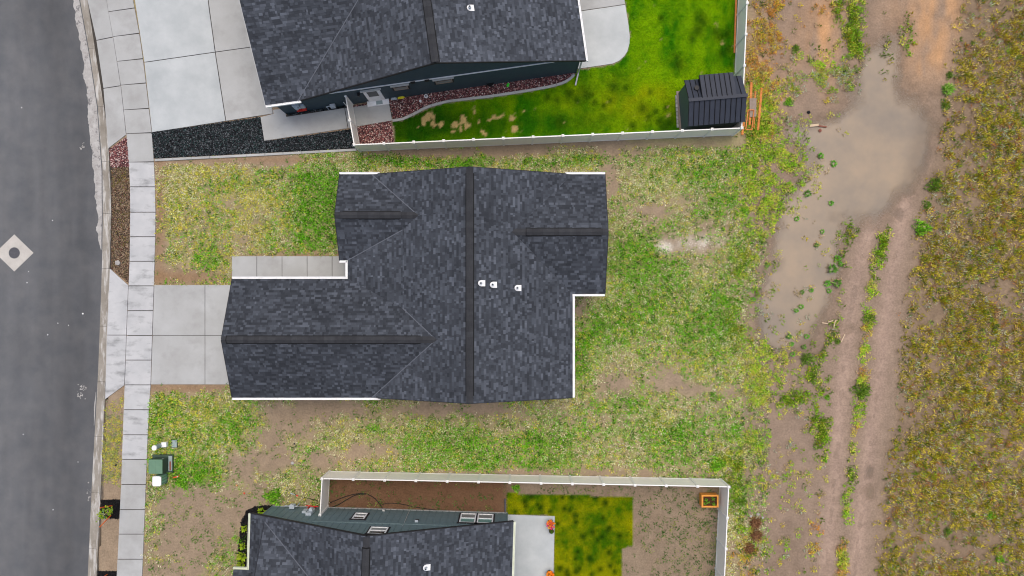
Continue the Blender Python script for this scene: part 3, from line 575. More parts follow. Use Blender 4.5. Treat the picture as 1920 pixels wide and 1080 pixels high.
# ---- weeds east of the lot and the field
OLV, YEL, RST, GRY, DGR, BRT, TAN = c_(170, 160, 42), c_(224, 206, 80), c_(182, 126, 76), c_(190, 196, 166), c_(92, 120, 34), c_(150, 182, 56), c_(206, 186, 138)
def weeds_east():
    s = CAM_H/FPX; n = 34000; px = rng.uniform(1640, 2090, n); py = rng.uniform(-60, 1140, n); x = (px-NX)*s; y = (NY-py)*s
    d = sstep(-6, 45, px-FIELD(py)); d = d*np.clip(.62+1.5*(fbm(px, py, 60, 33)-.5)+1.5*(fbm(px, py, 18, 34, 3)-.5), 0, 1); d = d*(1-.6*blob(px, py, 1800, 40, 90, 80)); k = rng.random(n) < d
    x, y, px, py = x[k], y[k], px[k], py[k]; q = fbm(px, py, 50, 35); q2 = fbm(px, py, 40, 36)
    up = sstep(250, 0, py)
    col = pick([.9+0*q, .35+1.6*np.clip(q-.45, 0, 1), .12+.8*np.clip(q2-.55, 0, 1)+.2*up, .16+.9*np.clip(.45-q2, 0, 1), .3+0*q, .12+.1*q, .3+.3*up], [OLV, YEL, RST, GRY, DGR, BRT, TAN])
    A = tufts(x, y, gz(x, y), col, (8, 14), .09, (.09, .26), (.022, .048), (.3, .92), .5)
    leafobj('field_weeds', [A], 'dense olive, yellow and rust coloured weeds of the open field at right', 'weeds')
    # strip between lot and track
    CL = [(1440, 300, 45, 60, 520, 'g'), (1430, 360, 40, 50, 380, 'g'), (1490, 330, 35, 60, 200, 'y'), (1400, 500, 25, 55, 170, 'd'), (1420, 440, 30, 50, 150, 'y'), (1380, 610, 26, 45, 130, 'd'), (1430, 690, 40, 40, 240, 'y'), (1450, 660, 30, 25, 120, 'y'), (1425, 745, 35, 40, 230, 'y'), (1480, 745, 30, 20, 110, 'd'), (1520, 710, 30, 30, 150, 'd'), (1540, 800, 18, 40, 190, 'd'), (1405, 830, 30, 30, 110, 'y'), (1370, 870, 35, 25, 190, 'd'), (1380, 930, 15, 60, 110, 'd'), (1425, 100, 30, 110, 460, 'o'), (1450, 30, 30, 50, 220, 'o'), (1430, 200, 30, 60, 260, 'y'), (1420, 240, 25, 30, 150, 'd'), (1590, 30, 22, 45, 330, 'd'), (1600, 90, 16, 35, 150, 'd'), (1530, 130, 35, 30, 170, 'y'), (1540, 160, 40, 25, 130, 'g2'), (1595, 140, 22, 30, 110, 'g2'), (1480, 160, 40, 60, 100, 'g2'), (1560, 20, 40, 60, 80, 'o'), (1660, 90, 14, 60, 50, 'd'), (1700, 60, 10, 60, 40, 'd'),
          (1560, 600, 18, 40, 60, 'd'), (1555, 655, 25, 30, 90, 'd'), (1580, 460, 14, 30, 60, 'd'), (1590, 440, 12, 14, 60, 'd'), (1470, 860, 70, 60, 80, 'g2'), (1500, 920, 60, 60, 80, 'y'), (1450, 1000, 50, 60, 80, 'g2'), (1500, 1040, 60, 50, 80, 'y'), (1390, 1050, 25, 40, 110, 'o'), (1535, 1010, 20, 60, 80, 'o'), (1440, 900, 60, 30, 50, 'y'), (1400, 1000, 25, 40, 60, 'y'), (1500, 600, 70, 60, 40, 'g2'), (1530, 480, 50, 80, 30, 'g2'), (1520, 210, 50, 40, 40, 'y'), (1450, 780, 70, 60, 60, 'g2'), (1440, 560, 60, 60, 40, 'g2')]
    # between the ruts and beside them
    for yy in range(430, 1100, 22):
        xm = (F1(yy)+F2(yy))/2; am = 44 if yy < 800 or yy > 1010 else 20
        CL.append((xm, yy, 9, 14, int(am*random.uniform(.3, 1.2)), random.choice('dyog')))
    LIM, YGR = c_(166, 214, 56), c_(224, 224, 96)
    PALS = {'g': ([.6, .2, .5, .1], [LIM, DGR*1.3, YGR, TAN]), 'y': ([.45, .12, .6, .2], [LIM, DGR*1.2, YGR, TAN]), 'd': ([.5, .5, .2, .1], [LIM*.8, DGR*1.25, YGR, OLV]), 'o': ([.15, .5, .5, .35], [DGR, YEL, c_(216, 160, 84), TAN]), 'g2': ([.4, .3, .3, .25], [GRY, BRT, TAN, YEL])}
    sets = []
    for cx, cy, rx, ry, n, kd in CL:
        n = int(n*1.5); a = rng.normal(0, .62, n)*rx+cx; b = rng.normal(0, .62, n)*ry+cy; kk = rng.random(n) < np.clip((.55 if n > 330 else .2)+3.2*(fbm(a, b, 22, 57, 3)-.4), 0, 1); a, b = a[kk], b[kk]; n = len(a)
        k = a < FIELD(b)+5; k &= (ruts(a, b) < .35); k &= ~inpoly(a, b, N_PROP) & ~inpoly(a, b, S_PROP); a, b = a[k], b[k]; n = len(a)
        if n < 2: continue
        x = (a-NX)*s; y = (NY-b)*s; wts, cols = PALS[kd]; col = pick([np.full(n, q) for q in wts], cols)
        sets.append(tufts(x, y, np.maximum(gz(x, y), -.06), col, (10, 17), .09, (.07, .2), (.022, .048), (.35, .93), .36))
    leafobj('track_weeds', sets, 'clumps of green and yellow weeds between the lot and the dirt track', 'weeds')
weeds_east()
print('weeds ok')
# ================================================================== HOUSES
def clip(poly, conv):
    out = poly; n = len(conv)
    for i in range(n):
        a, b = conv[i], conv[(i+1) % n]; inp = out; out = []
        sd = lambda p: (b[0]-a[0])*(p[1]-a[1])-(b[1]-a[1])*(p[0]-a[0])
        for k in range(len(inp)):
            p, q = inp[k], inp[(k+1) % len(inp)]; sp, sq = sd(p), sd(q)
            if sp >= 0: out.append(p)
            if (sp >= 0) != (sq >= 0):
                t = sp/(sp-sq); out.append((p[0]+(q[0]-p[0])*t, p[1]+(q[1]-p[1])*t))
        if not out: return []
    return out
class House:
    def __init__(s, name, rot, label, cat='house', base=(0, 0, 0)):
        s.a = R(rot); s.ca, s.sa = math.cos(s.a), math.sin(s.a)
        s.root = empty(name, (base[0], base[1], 0), label, cat); s.sh = MB(); s.dk = MB()
    def W(s, u, v, z=0.): return Vector((u*s.ca-v*s.sa, u*s.sa+v*s.ca, z))
    def L(s, p): return (p.x*s.ca+p.y*s.sa, -p.x*s.sa+p.y*s.ca)
    def part(s, mb, name, m, parent=None): return mb.build(name, M[m], parent or s.root)
    def facet(s, poly, o, up, slope, z0, tone=1.0, vis=None):
        n = len(poly); A = sum(poly[i][0]*poly[(i+1) % n][1]-poly[(i+1) % n][0]*poly[i][1] for i in range(n))
        if A < 0: poly = poly[::-1]
        H = lambda p: z0+slope*((p[0]-o[0])*up[0]+(p[1]-o[1])*up[1])
        top = [s.W(*p, H(p)) for p in poly]; bot = [t-Vector((0, 0, .16)) for t in top]
        s.dk.add(top+bot, [tuple(range(n)), tuple(range(n, 2*n))[::-1]]+[(i, n+i, n+(i+1) % n, (i+1) % n) for i in range(n)])
        al = (-up[1], up[0]); dd = [((p[0]-o[0])*up[0]+(p[1]-o[1])*up[1]) for p in poly]; tt = [((p[0]-o[0])*al[0]+(p[1]-o[1])*al[1]) for p in poly]
        ex = .143/math.sqrt(1+slope*slope); d = min(dd); Q = lambda t, d: (o[0]+al[0]*t+up[0]*d, o[1]+al[1]*t+up[1]*d)
        d = math.floor(d/ex)*ex; rowi = 0
        while d < max(dd):
            t = min(tt)-random.uniform(0, .5)
            while t < max(tt):
                wd = random.choice((.09, .11, .14, .17, .21, .26, .34))*random.uniform(.85, 1.2)
                q = clip([Q(t, d), Q(t+wd, d), Q(t+wd, d+ex), Q(t, d+ex)], poly) if True else None
                if len(q) >= 3:
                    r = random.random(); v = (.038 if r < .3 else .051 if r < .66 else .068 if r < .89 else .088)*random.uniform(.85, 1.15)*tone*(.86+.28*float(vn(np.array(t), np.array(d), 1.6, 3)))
                    col = (v*.92, v*1.03, v*1.22); th = random.choice((.008, .010, .018))
                    AA = sum(q[i][0]*q[(i+1) % len(q)][1]-q[(i+1) % len(q)][0]*q[i][1] for i in range(len(q)))
                    if AA < 0: q = q[::-1]
                    if abs(AA) > 1e-5:
                        vt = []
                        for p in q:
                            dp = (p[0]-o[0])*up[0]+(p[1]-o[1])*up[1]; f = 1-(dp-d)/ex
                            vt.append(s.W(*p, H(p)+.004+th*(.25+.75*max(0, f))))
                        vb = [s.W(*p, H(p)) for p in q]; m = len(q)
                        s.sh.add(vt+vb, [tuple(range(m))]+[(i, m+i, m+(i+1) % m, (i+1) % m) for i in range(m)], col)
                t += wd
            d += ex; rowi += 1
    def finish_roof(s):
        r = s.part(s.dk, 'roof', 'deck'); s.roof = r
        tag(s.part(s.sh, 'shingles', 'shingle', r), kind='stuff')
    def ridge(s, A, B, z, slope, axis, vent=(0, 1), wd=.19, dz=.045):
        """inverted V cap pieces along a ridge from A to B (local), a raised vent under the middle stretch"""
        A = Vector(A); B = Vector(B); d = (B-A); ln = d.length; d.normalize(); sd = Vector((-d.y, d.x)); n = max(2, int(ln/.3)); st = ln/n
        ang = math.atan2(d.y, d.x)+s.a
        def vee(l, w_, up_, name):
            mb = MB(); pr = [(-w_, -w_*slope+up_), (0, up_+.005), (w_, -w_*slope+up_), (w_, -w_*slope+up_-.03), (0, up_-.03), (-w_, -w_*slope+up_-.03)]
            mb.add([(0, a, b) for a, b in pr]+[(l, a, b) for a, b in pr], [(0, 1, 4, 5), (1, 2, 3, 4), (6, 11, 10, 7), (7, 10, 9, 8)]+[(i, 6+i, 6+(i+1) % 6, (i+1) % 6) for i in range(6)]); return mb.mesh(name)
        m_lo = vee(st*1.04, wd, .03, 'ridge_cap'); m_hi = vee(st*1.04, wd, .03+dz, 'ridge_cap')
        v0, v1 = vent[0]*ln, vent[1]*ln
        if v1 > v0:
            p = A+d*v0; o = put('ridge_vent', vee(v1-v0, wd+.045, .03+dz-.022, 'ridge_vent'), M['vent_dark'], s.roof, s.W(p.x, p.y, z), ang)
        for i in range(n):
            p = A+d*st*i; hi = v0-.01 <= (i+.5)*st <= v1+.01 and v1 > v0
            put('ridge_cap', m_hi if hi else m_lo, M['ridge'], s.roof, s.W(p.x, p.y, z+.002*(i % 2)), ang)
    def valley(s, A, B):
        s.part(MB().beam(s.W(A[0], A[1], A[2]+.012), s.W(B[0], B[1], B[2]+.012), .05, .03), 'valley_flashing', 'valley', s.roof)
    def gutter(s, A, B, z, out, m='gutter_white', wd=.135):
        """open K gutter along an eave from A to B (local); out = outward unit normal"""
        A, B, out = Vector(A), Vector(B), Vector(out); mb = MB(); zt = z-.005
        def bar(o0, o1, z0, z1):
            q = [A+out*o0, B+out*o0, B+out*o1, A+out*o1]; mb.prism([tuple(s.W(p.x, p.y))[:2] for p in q], z0, z1)
        bar(.012, .03, zt-.13, zt); bar(.03, wd-.03, zt-.13, zt-.045); bar(wd-.03, wd, zt-.13, zt+.01)
        d = (B-A).normalized(); ln = (B-A).length
        for e in (A, B-d*.025): 
            q = [e+out*.03, e+d*.025+out*.03, e+d*.025+out*(wd-.03), e+out*(wd-.03)]; mb.prism([tuple(s.W(p.x, p.y))[:2] for p in q], zt-.045, zt+.002)
        k = int(ln/.8)
        for i in range(1, k):
            e = A+d*(ln*i/k); q = [e+out*.03, e+d*.03+out*.03, e+d*.03+out*(wd-.03), e+out*(wd-.03)]; mb.prism([tuple(s.W(p.x, p.y))[:2] for p in q], zt-.045, zt-.008)
        g = s.part(mb, 'gutter', m)
        return g
    def rake(s, A, B, m='trim_dark', name='rake_trim', wd=.035, ht=.17):
        s.part(MB().beam(s.W(A[0], A[1], A[2]-.085), s.W(B[0], B[1], B[2]-.085), wd, ht), name, m)
    def wall(s, A, B, z0, z1, m, apex=None, th=.14, name='wall'):
        A, B = Vector(A[:2]), Vector(B[:2]); d = (B-A).normalized(); nrm = Vector((d.y, -d.x))*th/2
        pf = [(0, z0), ((B-A).length, z0), ((B-A).length, z1)]+([apex] if apex else [])+[(0, z1)]
        n = len(pf); vs = []
        for sg in (1, -1):
            for t, z in pf: p = A+d*t+nrm*sg; vs.append(s.W(p.x, p.y, z))
        return s.part(MB().add(vs, [tuple(range(n)), tuple(range(n, 2*n))[::-1]]+[(i, n+i, n+(i+1) % n, (i+1) % n) for i in range(n)]), name, m)
    def bar(s, mb, C, d, nrm, x0, x1, z0, z1, t0, t1):
        q = [C+d*x0+nrm*t0, C+d*x1+nrm*t0, C+d*x1+nrm*t1, C+d*x0+nrm*t1]; mb.prism([tuple(s.W(p.x, p.y))[:2] for p in q], z0, z1)
    def window(s, C, d, w_, z0, z1, fm='white', panes=('blind', 'glass'), head=None, trim='trim_dark', deep=.05):
        """C = point on wall face (local), d = direction along wall; outward normal is d turned clockwise"""
        C, d = Vector(C), Vector(d); n = Vector((d.y, -d.x)); h = w_/2; mb = MB(); f = .075; zm = (z0+z1)/2
        for x0, x1, a, b in ((-h, h, z0, z0+f), (-h, h, z1-f, z1), (-h, -h+f, z0+f, z1-f), (h-f, h, z0+f, z1-f), (-h+f, h-f, zm-f/2, zm+f/2)): s.bar(mb, C, d, n, x0, x1, a, b, 0, deep)
        wn = s.part(mb, 'window', fm)
        for a, b, pm in ((z0+f, zm-f/2, panes[0]), (zm+f/2, z1-f, panes[1])):
            mb = MB(); s.bar(mb, C, d, n, -h+f, h-f, a, b, 0, .02); s.part(mb, 'pane', pm, wn)
        mb = MB(); e = .09
        for x0, x1, a, b in ((-h-e, -h, z0-e, z1), (h, h+e, z0-e, z1), (-h, h, z0-e, z0)): s.bar(mb, C, d, n, x0, x1, a, b, 0, deep*.7)
        s.part(mb, 'casing', trim, wn)
        mb = MB(); s.bar(mb, C, d, n, -h-e-.04, h+e+.04, z1, z1+.1, 0, deep+(.05 if head else 0)); s.part(mb, 'head_trim', head or trim, wn)
        return wn
    def vent(s, px, py, h, slope, side, sc=1.0, nudge=0):
        u, v = s.L(P(px, py, h)); mb = MB(); pts = [(.2, -.17), (.2, .17), (-.02, .17)]+[(-.02+.17*math.cos(R(t)), .17*math.sin(R(t))) for t in (120, 150, 180, 210, 240)]+[(-.02, -.17)]
        W_ = [s.W(u+a*sc*side, v+b*sc, h-slope*a*sc+.03) for a, b in pts]; n = len(W_)
        mb.add(W_+[p-Vector((0, 0, .03)) for p in W_], [tuple(range(n)), tuple(range(n, 2*n))[::-1]]+[(i, n+i, n+(i+1) % n, (i+1) % n) for i in range(n)])
        o = s.part(mb, 'vent_flashing', 'white', s.roof); c = s.W(u-.03*side, v)
        s.part(MB().cyl(c, .075*sc, h-.02, h+.24*sc, 12).cyl(c, .05*sc, h+.24*sc, h+.245*sc, 12), 'vent_pipe', 'metal_grey', s.roof)
        s.part(MB().cyl(c, .045*sc, h+.246*sc, h+.25*sc, 10), 'vent_bore', 'black', s.roof)
HE = 2.8
# ---------------- middle house
h = House('house', 0, 'single storey house with dark grey shingle roof in the centre of the picture', base=(-2.3, .5))
pm, pg, pe, pp = .38, .43, .38, .22; xW, xE, xr, yN, yS = -8.157, 3.52, -2.32, 7.29, -5.69
gr, gw, gN = -2.24, -16.27, 1.21; hg = HE+pg*(gN-gr); gj = xW+(hg-HE)/pm
wr, ww, wS = 4.79, -10.02, 2.295; hw = HE+pg*(yN-wr); wj = xW+(hw-HE)/pm
er, ew, eS = 3.815, 5.4, .34; he_ = HE+pe*(yN-er); ej = xE-(he_-HE)/pe
xp = -9.55; xb = (pm*-xW+0)  # porch break
xb = (pm*xW-pp*xp)/(pm-pp); hb = HE+pm*(xb-xW); yb1 = wS+(hb-HE)/pg; yb2 = gN-(hb-HE)/pg
hr = HE+pm*(xr-xW)
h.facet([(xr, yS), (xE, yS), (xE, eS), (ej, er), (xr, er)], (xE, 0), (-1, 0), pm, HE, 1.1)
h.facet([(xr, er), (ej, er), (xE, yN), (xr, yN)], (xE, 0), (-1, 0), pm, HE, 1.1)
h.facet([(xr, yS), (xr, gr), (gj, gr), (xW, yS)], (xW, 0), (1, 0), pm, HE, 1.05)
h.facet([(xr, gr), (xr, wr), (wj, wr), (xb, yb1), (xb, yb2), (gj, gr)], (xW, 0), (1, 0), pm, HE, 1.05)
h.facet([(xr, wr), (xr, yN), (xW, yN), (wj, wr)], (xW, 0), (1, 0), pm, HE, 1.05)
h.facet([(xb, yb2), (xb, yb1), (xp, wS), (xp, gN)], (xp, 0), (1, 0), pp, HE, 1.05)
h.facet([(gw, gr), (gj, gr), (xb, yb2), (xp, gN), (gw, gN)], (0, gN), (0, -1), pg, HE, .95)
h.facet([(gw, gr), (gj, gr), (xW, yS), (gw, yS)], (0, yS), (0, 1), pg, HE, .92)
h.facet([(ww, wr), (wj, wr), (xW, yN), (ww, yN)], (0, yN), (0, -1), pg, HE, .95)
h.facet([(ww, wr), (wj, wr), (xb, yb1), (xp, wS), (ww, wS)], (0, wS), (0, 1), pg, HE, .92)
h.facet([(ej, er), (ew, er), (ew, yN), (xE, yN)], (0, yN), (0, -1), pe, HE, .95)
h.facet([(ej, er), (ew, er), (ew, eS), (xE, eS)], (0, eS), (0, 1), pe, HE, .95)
h.finish_roof()
h.ridge((xr, yS), (xr, yN), hr, pm, 'y', (.03, .975)); h.ridge((gw, gr), (gj+.1, gr), hg, pg, 'x', (.02, .92))
h.ridge((ww, wr), (wj, wr), hw, pg, 'x', (.09, .79)); h.ridge((ej-.15, er), (ew, er), he_, pe, 'x', (.16, .93))
for A, B in (((xW, yN, HE), (wj, wr, hw)), ((xp, wS, HE), (xb, yb1, hb)), ((xb, yb2, hb), (gj, gr, hg)), ((xW, yS, HE), (gj, gr, hg))): h.valley(A, B)
G = h.gutter
G((ww-.02, yN), (xW+.45, yN), HE, (0, 1)); G((3.1, yN), (ew+.02, yN), HE, (0, 1)); G((ww-.02, wS), (xp-.01, wS), HE, (0, -1)); G((xp, gN+.14), (xp, wS-.0), HE, (-1, 0))
G((gw-.02, gN), (xp+.01, gN), HE, (0, 1)); G((gw-.02, yS), (xW+.5, yS), HE, (0, -1)); G((xE, yS), (xE, eS-.14), HE, (1, 0)); G((xE+.001, eS), (ew, eS), HE, (0, -1))
for A, B in (((gw-.02, gN, HE), (gw-.02, gr, hg)), ((gw-.02, yS, HE), (gw-.02, gr, hg)), ((ww-.02, yN, HE), (ww-.02, wr, hw)), ((ww-.02, wS, HE), (ww-.02, wr, hw)), ((ew+.02, yN, HE), (ew+.02, er, he_)), ((ew+.02, eS, HE), (ew+.02, er, he_)),
             ((xW+.4, yN+.02, HE+.15), (xr, yN+.02, hr)), ((xE-.4, yN+.02, HE+.15), (xr, yN+.02, hr)), ((xW+.4, yS-.02, HE+.15), (xr, yS-.02, hr)), ((xE, yS-.02, HE), (xr, yS-.02, hr))): h.rake(A, B)
for px, py, x_ in ((903, 531, 0), (925, 534, 0), (971, 540, 0)):
    u = P(px, py, 4.4).x; h.vent(px, py, HE+pm*(xE-u)+.02, pm, 1)
zt = HE-.16; wg = 'wall_grey'
WL_ = lambda *a, **k: h.wall(*a, **k)
WL_((-15.9, .9), (-15.9, -5.35), 0, zt, wg, apex=(3.125, hg-.35)); WL_((-15.97, -5.35), (3.2, -5.35), 0, zt, wg); WL_((3.2, -5.42), (3.2, .68), 0, zt, wg); WL_((3.13, .68), (5.1, .68), 0, zt, wg)
WL_((5.1, .61), (5.1, 6.95), 0, zt, wg, apex=(3.17, he_-.35)); WL_((5.17, 6.95), (-9.77, 6.95), 0, zt, wg); WL_((-9.7, 7.02), (-9.7, 2.6), 0, zt, wg, apex=(2.2, hw-.35)); WL_((-9.77, 2.6), (-8.2, 2.6), 0, zt, wg)
WL_((-8.2, 2.6), (-8.2, .9), 0, zt, wg); WL_((-8.2, .9), (-15.97, .9), 0, zt, wg)
WL_((xW+.35, 6.95), (xE-.35, 6.95), zt-.001, zt+.12, wg, apex=((xE-xW)/2-.35, hr-.3), th=.13, name='gable_wall'); WL_((xW+.35, -5.35), (xE-.35, -5.35), zt-.001, zt+.12, wg, apex=((xE-xW)/2-.35, hr-.3), th=.13, name='gable_wall')
gd = MB()
gdoor = h.part(gd.box((-15.99, gr, 1.08), (.06, 4.9, 2.1)), 'garage_door', 'white')
for i in range(4): h.part(MB().box((-16.03, gr, .3+.52*i), (.03, 4.8, .47)), 'door_panel', 'white', gdoor)
fd = h.part(MB().box((-8.3, 1.75, 1.08), (.06, .95, 2.05)), 'front_door', 'trim_dark'); h.part(MB().box((-8.36, 2.12, 1.05), (.08, .04, .14)), 'door_handle', 'metal_grey', fd)
h.window((-9.77, 4.8), (0, -1), 1.5, .7, 2.1); h.window((5.17, 3.8), (0, 1), 1.6, .7, 2.1); h.window((3.27, -2.5), (0, 1), 1.8, .3, 2.2); h.window((0, -5.42), (1, 0), 1.2, .9, 2.1); h.window((-5, -5.42), (1, 0), 1.2, .9, 2.1); h.window((-3, 7.02), (-1, 0), 1.2, .9, 2.1)
print('house 1 ok')
# ---------------- upper house (turned 8 degrees)
h = House('house', 8, 'dark blue house with grey shingle roof cut off by the top edge', base=(-4, 18))
uW, uE, ur, v0, vt_ = -10.7, 6.2, -2.3, 13.2, 27.0; pm = .365; hr = HE+pm*(ur-uW); pmE = (hr-HE)/(uE-ur)
gv, gu = 19.6, -12.62; hg = HE+pm*(gv-v0); gj = uW+(hg-HE)/pm
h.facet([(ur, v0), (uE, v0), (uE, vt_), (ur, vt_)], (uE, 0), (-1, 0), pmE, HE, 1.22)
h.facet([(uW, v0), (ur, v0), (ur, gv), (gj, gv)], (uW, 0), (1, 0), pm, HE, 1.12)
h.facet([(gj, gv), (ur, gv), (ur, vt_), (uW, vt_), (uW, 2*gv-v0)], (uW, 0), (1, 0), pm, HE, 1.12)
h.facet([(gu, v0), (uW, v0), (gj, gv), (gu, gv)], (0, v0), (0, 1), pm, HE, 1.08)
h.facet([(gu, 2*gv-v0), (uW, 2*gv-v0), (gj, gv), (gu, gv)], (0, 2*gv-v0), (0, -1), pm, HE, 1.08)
h.finish_roof()
h.ridge((ur, v0), (ur, vt_), hr, pm, 'y', (.0, .97), wd=.2); h.ridge((gu, gv), (gj, gv), hg, pm, 'x', (.05, .9))
h.gutter((gu, v0), (uW+.15, v0), HE, (0, -1)); h.gutter((uE, v0-.05), (uE, vt_), HE, (1, 0), wd=.12)
h.rake((gu-.02, v0, HE), (gu-.02, gv, hg), 'trim_pale'); h.rake((gu-.02, 2*gv-v0, HE), (gu-.02, gv, hg), 'trim_pale'); h.rake((uW+.15, v0-.02, HE+.055), (ur, v0-.02, hr)); h.rake((uE, v0-.02, HE), (ur, v0-.02, hr))
h.valley((uW, v0, HE), (gj, gv, hg)); h.vent(882, 15, HE+pmE*(uE-h.L(P(882, 15, 5.0))[0])+.02, pmE, 1)
vw = 13.5; zt = HE-.16; nv = 'wall_navy'
h.wall((gu+.35, vw), (uE-.32, vw), 0, zt, nv); h.wall((uW+.2, vw), (uE-.2, vw), zt-.001, zt+.08, nv, apex=((uE-uW)/2-.2, hr-.28), th=.13, name='gable_wall')
h.wall((uE-.32, vw-.07), (uE-.32, vt_-.3), 0, zt, nv); h.wall((gu+.35, 25.9), (gu+.35, vw-.07), 0, zt, nv, apex=(6.2, hg-.35)); h.wall((uE-.25, vt_-.3), (uW+.3, vt_-.3), 0, zt, nv); h.wall((uW+.3, vt_-.23), (uW+.3, 25.9), 0, zt, nv); h.wall((uW+.37, 25.9), (gu+.28, 25.9), 0, zt, nv)
band = MB(); h.bar(band, Vector((0, vw-.07)), Vector((1, 0)), Vector((0, -1)), -8.9, 4.4, 2.64, 2.71, 0, .05); h.part(band, 'belly_band', 'white')
def wpx(px, z): # local u on the wall face for a picture column at height z
    best = None
    for u in np.linspace(-13, 6.5, 400):
        p = h.W(u, vw-.07, z); q = NX+p.x*FPX/(CAM_H-z)
        if best is None or abs(q-px) < best[0]: best = (abs(q-px), u)
    return best[1]
FZ = vw-.07
h.window((wpx(751, 2.0), FZ), (1, 0), .85, 1.55, 2.35, fm='lumber_grey', panes=('blind', 'glass'), head='trim_pale'); h.window((wpx(832, 2.1), FZ), (1, 0), 1.0, 1.65, 2.4, fm='lumber_grey', panes=('blind', 'glass'), head='trim_pale')
ud = wpx(702, 1.0); mb = MB(); h.bar(mb, Vector((ud, FZ)), Vector((1, 0)), Vector((0, -1)), -.5, .5, .15, 2.2, 0, .05); dr = h.part(mb, 'side_door', 'white')
mb = MB(); h.bar(mb, Vector((ud, FZ-.05)), Vector((1, 0)), Vector((0, -1)), -.3, .3, 1.1, 2.0, 0, .012); h.part(mb, 'pane', 'glass', dr)
mb = MB(); h.bar(mb, Vector((ud, FZ)), Vector((1, 0)), Vector((0, -1)), -.62, .62, 2.2, 2.3, 0, .1); h.part(mb, 'head_trim', 'trim_pale', dr)
mb = MB(); h.bar(mb, Vector((ud, FZ)), Vector((1, 0)), Vector((0, -1)), -.66, .7, .0, .14, .0, .32); h.part(mb, 'threshold', 'white', dr)
mb = MB(); h.bar(mb, Vector((ud, FZ)), Vector((1, 0)), Vector((0, -1)), -.1, .3, .14, .15, .02, .28); h.part(mb, 'door_mat', 'grey_lid', dr)
for px, z in ((672, 1.95),):
    u = wpx(px, z); mb = MB(); h.bar(mb, Vector((u, FZ)), Vector((1, 0)), Vector((0, -1)), -.07, .07, z-.12, z+.12, 0, .1); mb.cyl(h.W(u, FZ-.14), .07, z-.1, z+.1, 10); h.part(mb, 'wall_lamp', 'black')
for px, z in ((774, 2.62), (801, 2.62)):
    u = wpx(px, z); mb = MB(); h.bar(mb, Vector((u, FZ)), Vector((1, 0)), Vector((0, -1)), -.14, .14, z-.02, z+.16, 0.05, .13); h.part(mb, 'wall_vent', 'black')
u = wpx(557, 1.4); mb = MB(); h.bar(mb, Vector((u, FZ)), Vector((1, 0)), Vector((0, -1)), -.24, .14, 1.0, 1.7, 0, .15); mb.cyl(h.W(u-.05, FZ-.2), .1, 1.25, 1.5, 12); h.bar(mb, Vector((u, FZ)), Vector((1, 0)), Vector((0, -1)), .16, .38, .9, 1.4, 0, .12); h.part(mb, 'electric_meter', 'metal_grey')
mb = MB(); h.bar(mb, Vector((u, FZ)), Vector((1, 0)), Vector((0, -1)), -.28, .2, .5, .56, .0, .16); h.bar(mb, Vector((u, FZ)), Vector((1, 0)), Vector((0, -1)), .1, .32, .45, .75, .0, .14); h.part(mb, 'meter_conduit', 'red')
u = wpx(621, .5); mb = MB(); h.bar(mb, Vector((u, FZ)), Vector((1, 0)), Vector((0, -1)), -.05, .25, .4, .75, .03, .22); mb.tube([h.W(u-.3, FZ-.12, .05), h.W(u-.3, FZ-.12, .6), h.W(u, FZ-.12, .66)], .035, 8); h.part(mb, 'gas_meter', 'metal_grey')
mb = MB(); u = wpx(645, .6); mb.tube([h.W(u, FZ-.06, .02), h.W(u, FZ-.06, .8)], .03, 8); h.part(mb, 'wall_pipe', 'white')
# downspout extension at the rear corner
mb = MB(); mb.beam(h.W(uE-.15, vw-.1, .12), P(1079, 160, .06), .09, .07); mb.beam(h.W(uE-.15, vw-.1, .1), h.W(uE-.15, vw-.1, 2.6), .07, .09); h.part(mb, 'downspout', 'trim_pale')
# ---------------- lower house
h = House('house', -1.75, 'slate green house with grey shingle roof cut off by the bottom edge', base=(-7, -17))
uW, uE, ur, v0, vb = -14.81, .48, -7.4, -12.9, -22.0; hr = 5.98; s1 = (hr-HE)/(ur-uW); s2 = (hr-HE)/(uE-ur)
du, dv, sg = -13.83, -13.2, .5; hd = HE+s1*(du-uW); dr_ = -16.7; hdr = hd+sg*(dv-dr_); dj = uW+(hdr-HE)/s1
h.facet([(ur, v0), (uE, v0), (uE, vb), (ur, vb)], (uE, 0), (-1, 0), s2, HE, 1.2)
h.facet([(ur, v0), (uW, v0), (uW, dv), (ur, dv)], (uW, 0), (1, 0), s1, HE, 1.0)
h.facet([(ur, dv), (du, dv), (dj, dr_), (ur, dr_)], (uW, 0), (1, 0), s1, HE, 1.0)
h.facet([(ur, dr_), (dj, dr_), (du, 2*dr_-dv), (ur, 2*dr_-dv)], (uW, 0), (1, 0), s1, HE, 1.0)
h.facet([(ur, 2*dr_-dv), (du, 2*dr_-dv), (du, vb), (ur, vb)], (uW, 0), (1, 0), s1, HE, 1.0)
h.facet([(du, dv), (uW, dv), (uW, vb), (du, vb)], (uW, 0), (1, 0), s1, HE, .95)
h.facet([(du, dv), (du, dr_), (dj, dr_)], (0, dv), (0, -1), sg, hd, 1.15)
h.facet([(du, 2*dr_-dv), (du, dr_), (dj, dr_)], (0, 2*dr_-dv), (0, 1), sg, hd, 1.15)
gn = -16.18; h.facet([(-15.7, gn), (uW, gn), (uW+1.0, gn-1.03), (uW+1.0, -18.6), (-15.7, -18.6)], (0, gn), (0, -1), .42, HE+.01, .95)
h.finish_roof()
h.valley((du, dv, hd), (dj, dr_, hdr)); h.ridge((ur, v0-.05), (ur, vb), hr, s1, 'y', (.06, .95), wd=.18); h.ridge((du, dr_), (dj, dr_), hdr, sg, 'x', (.1, .8))
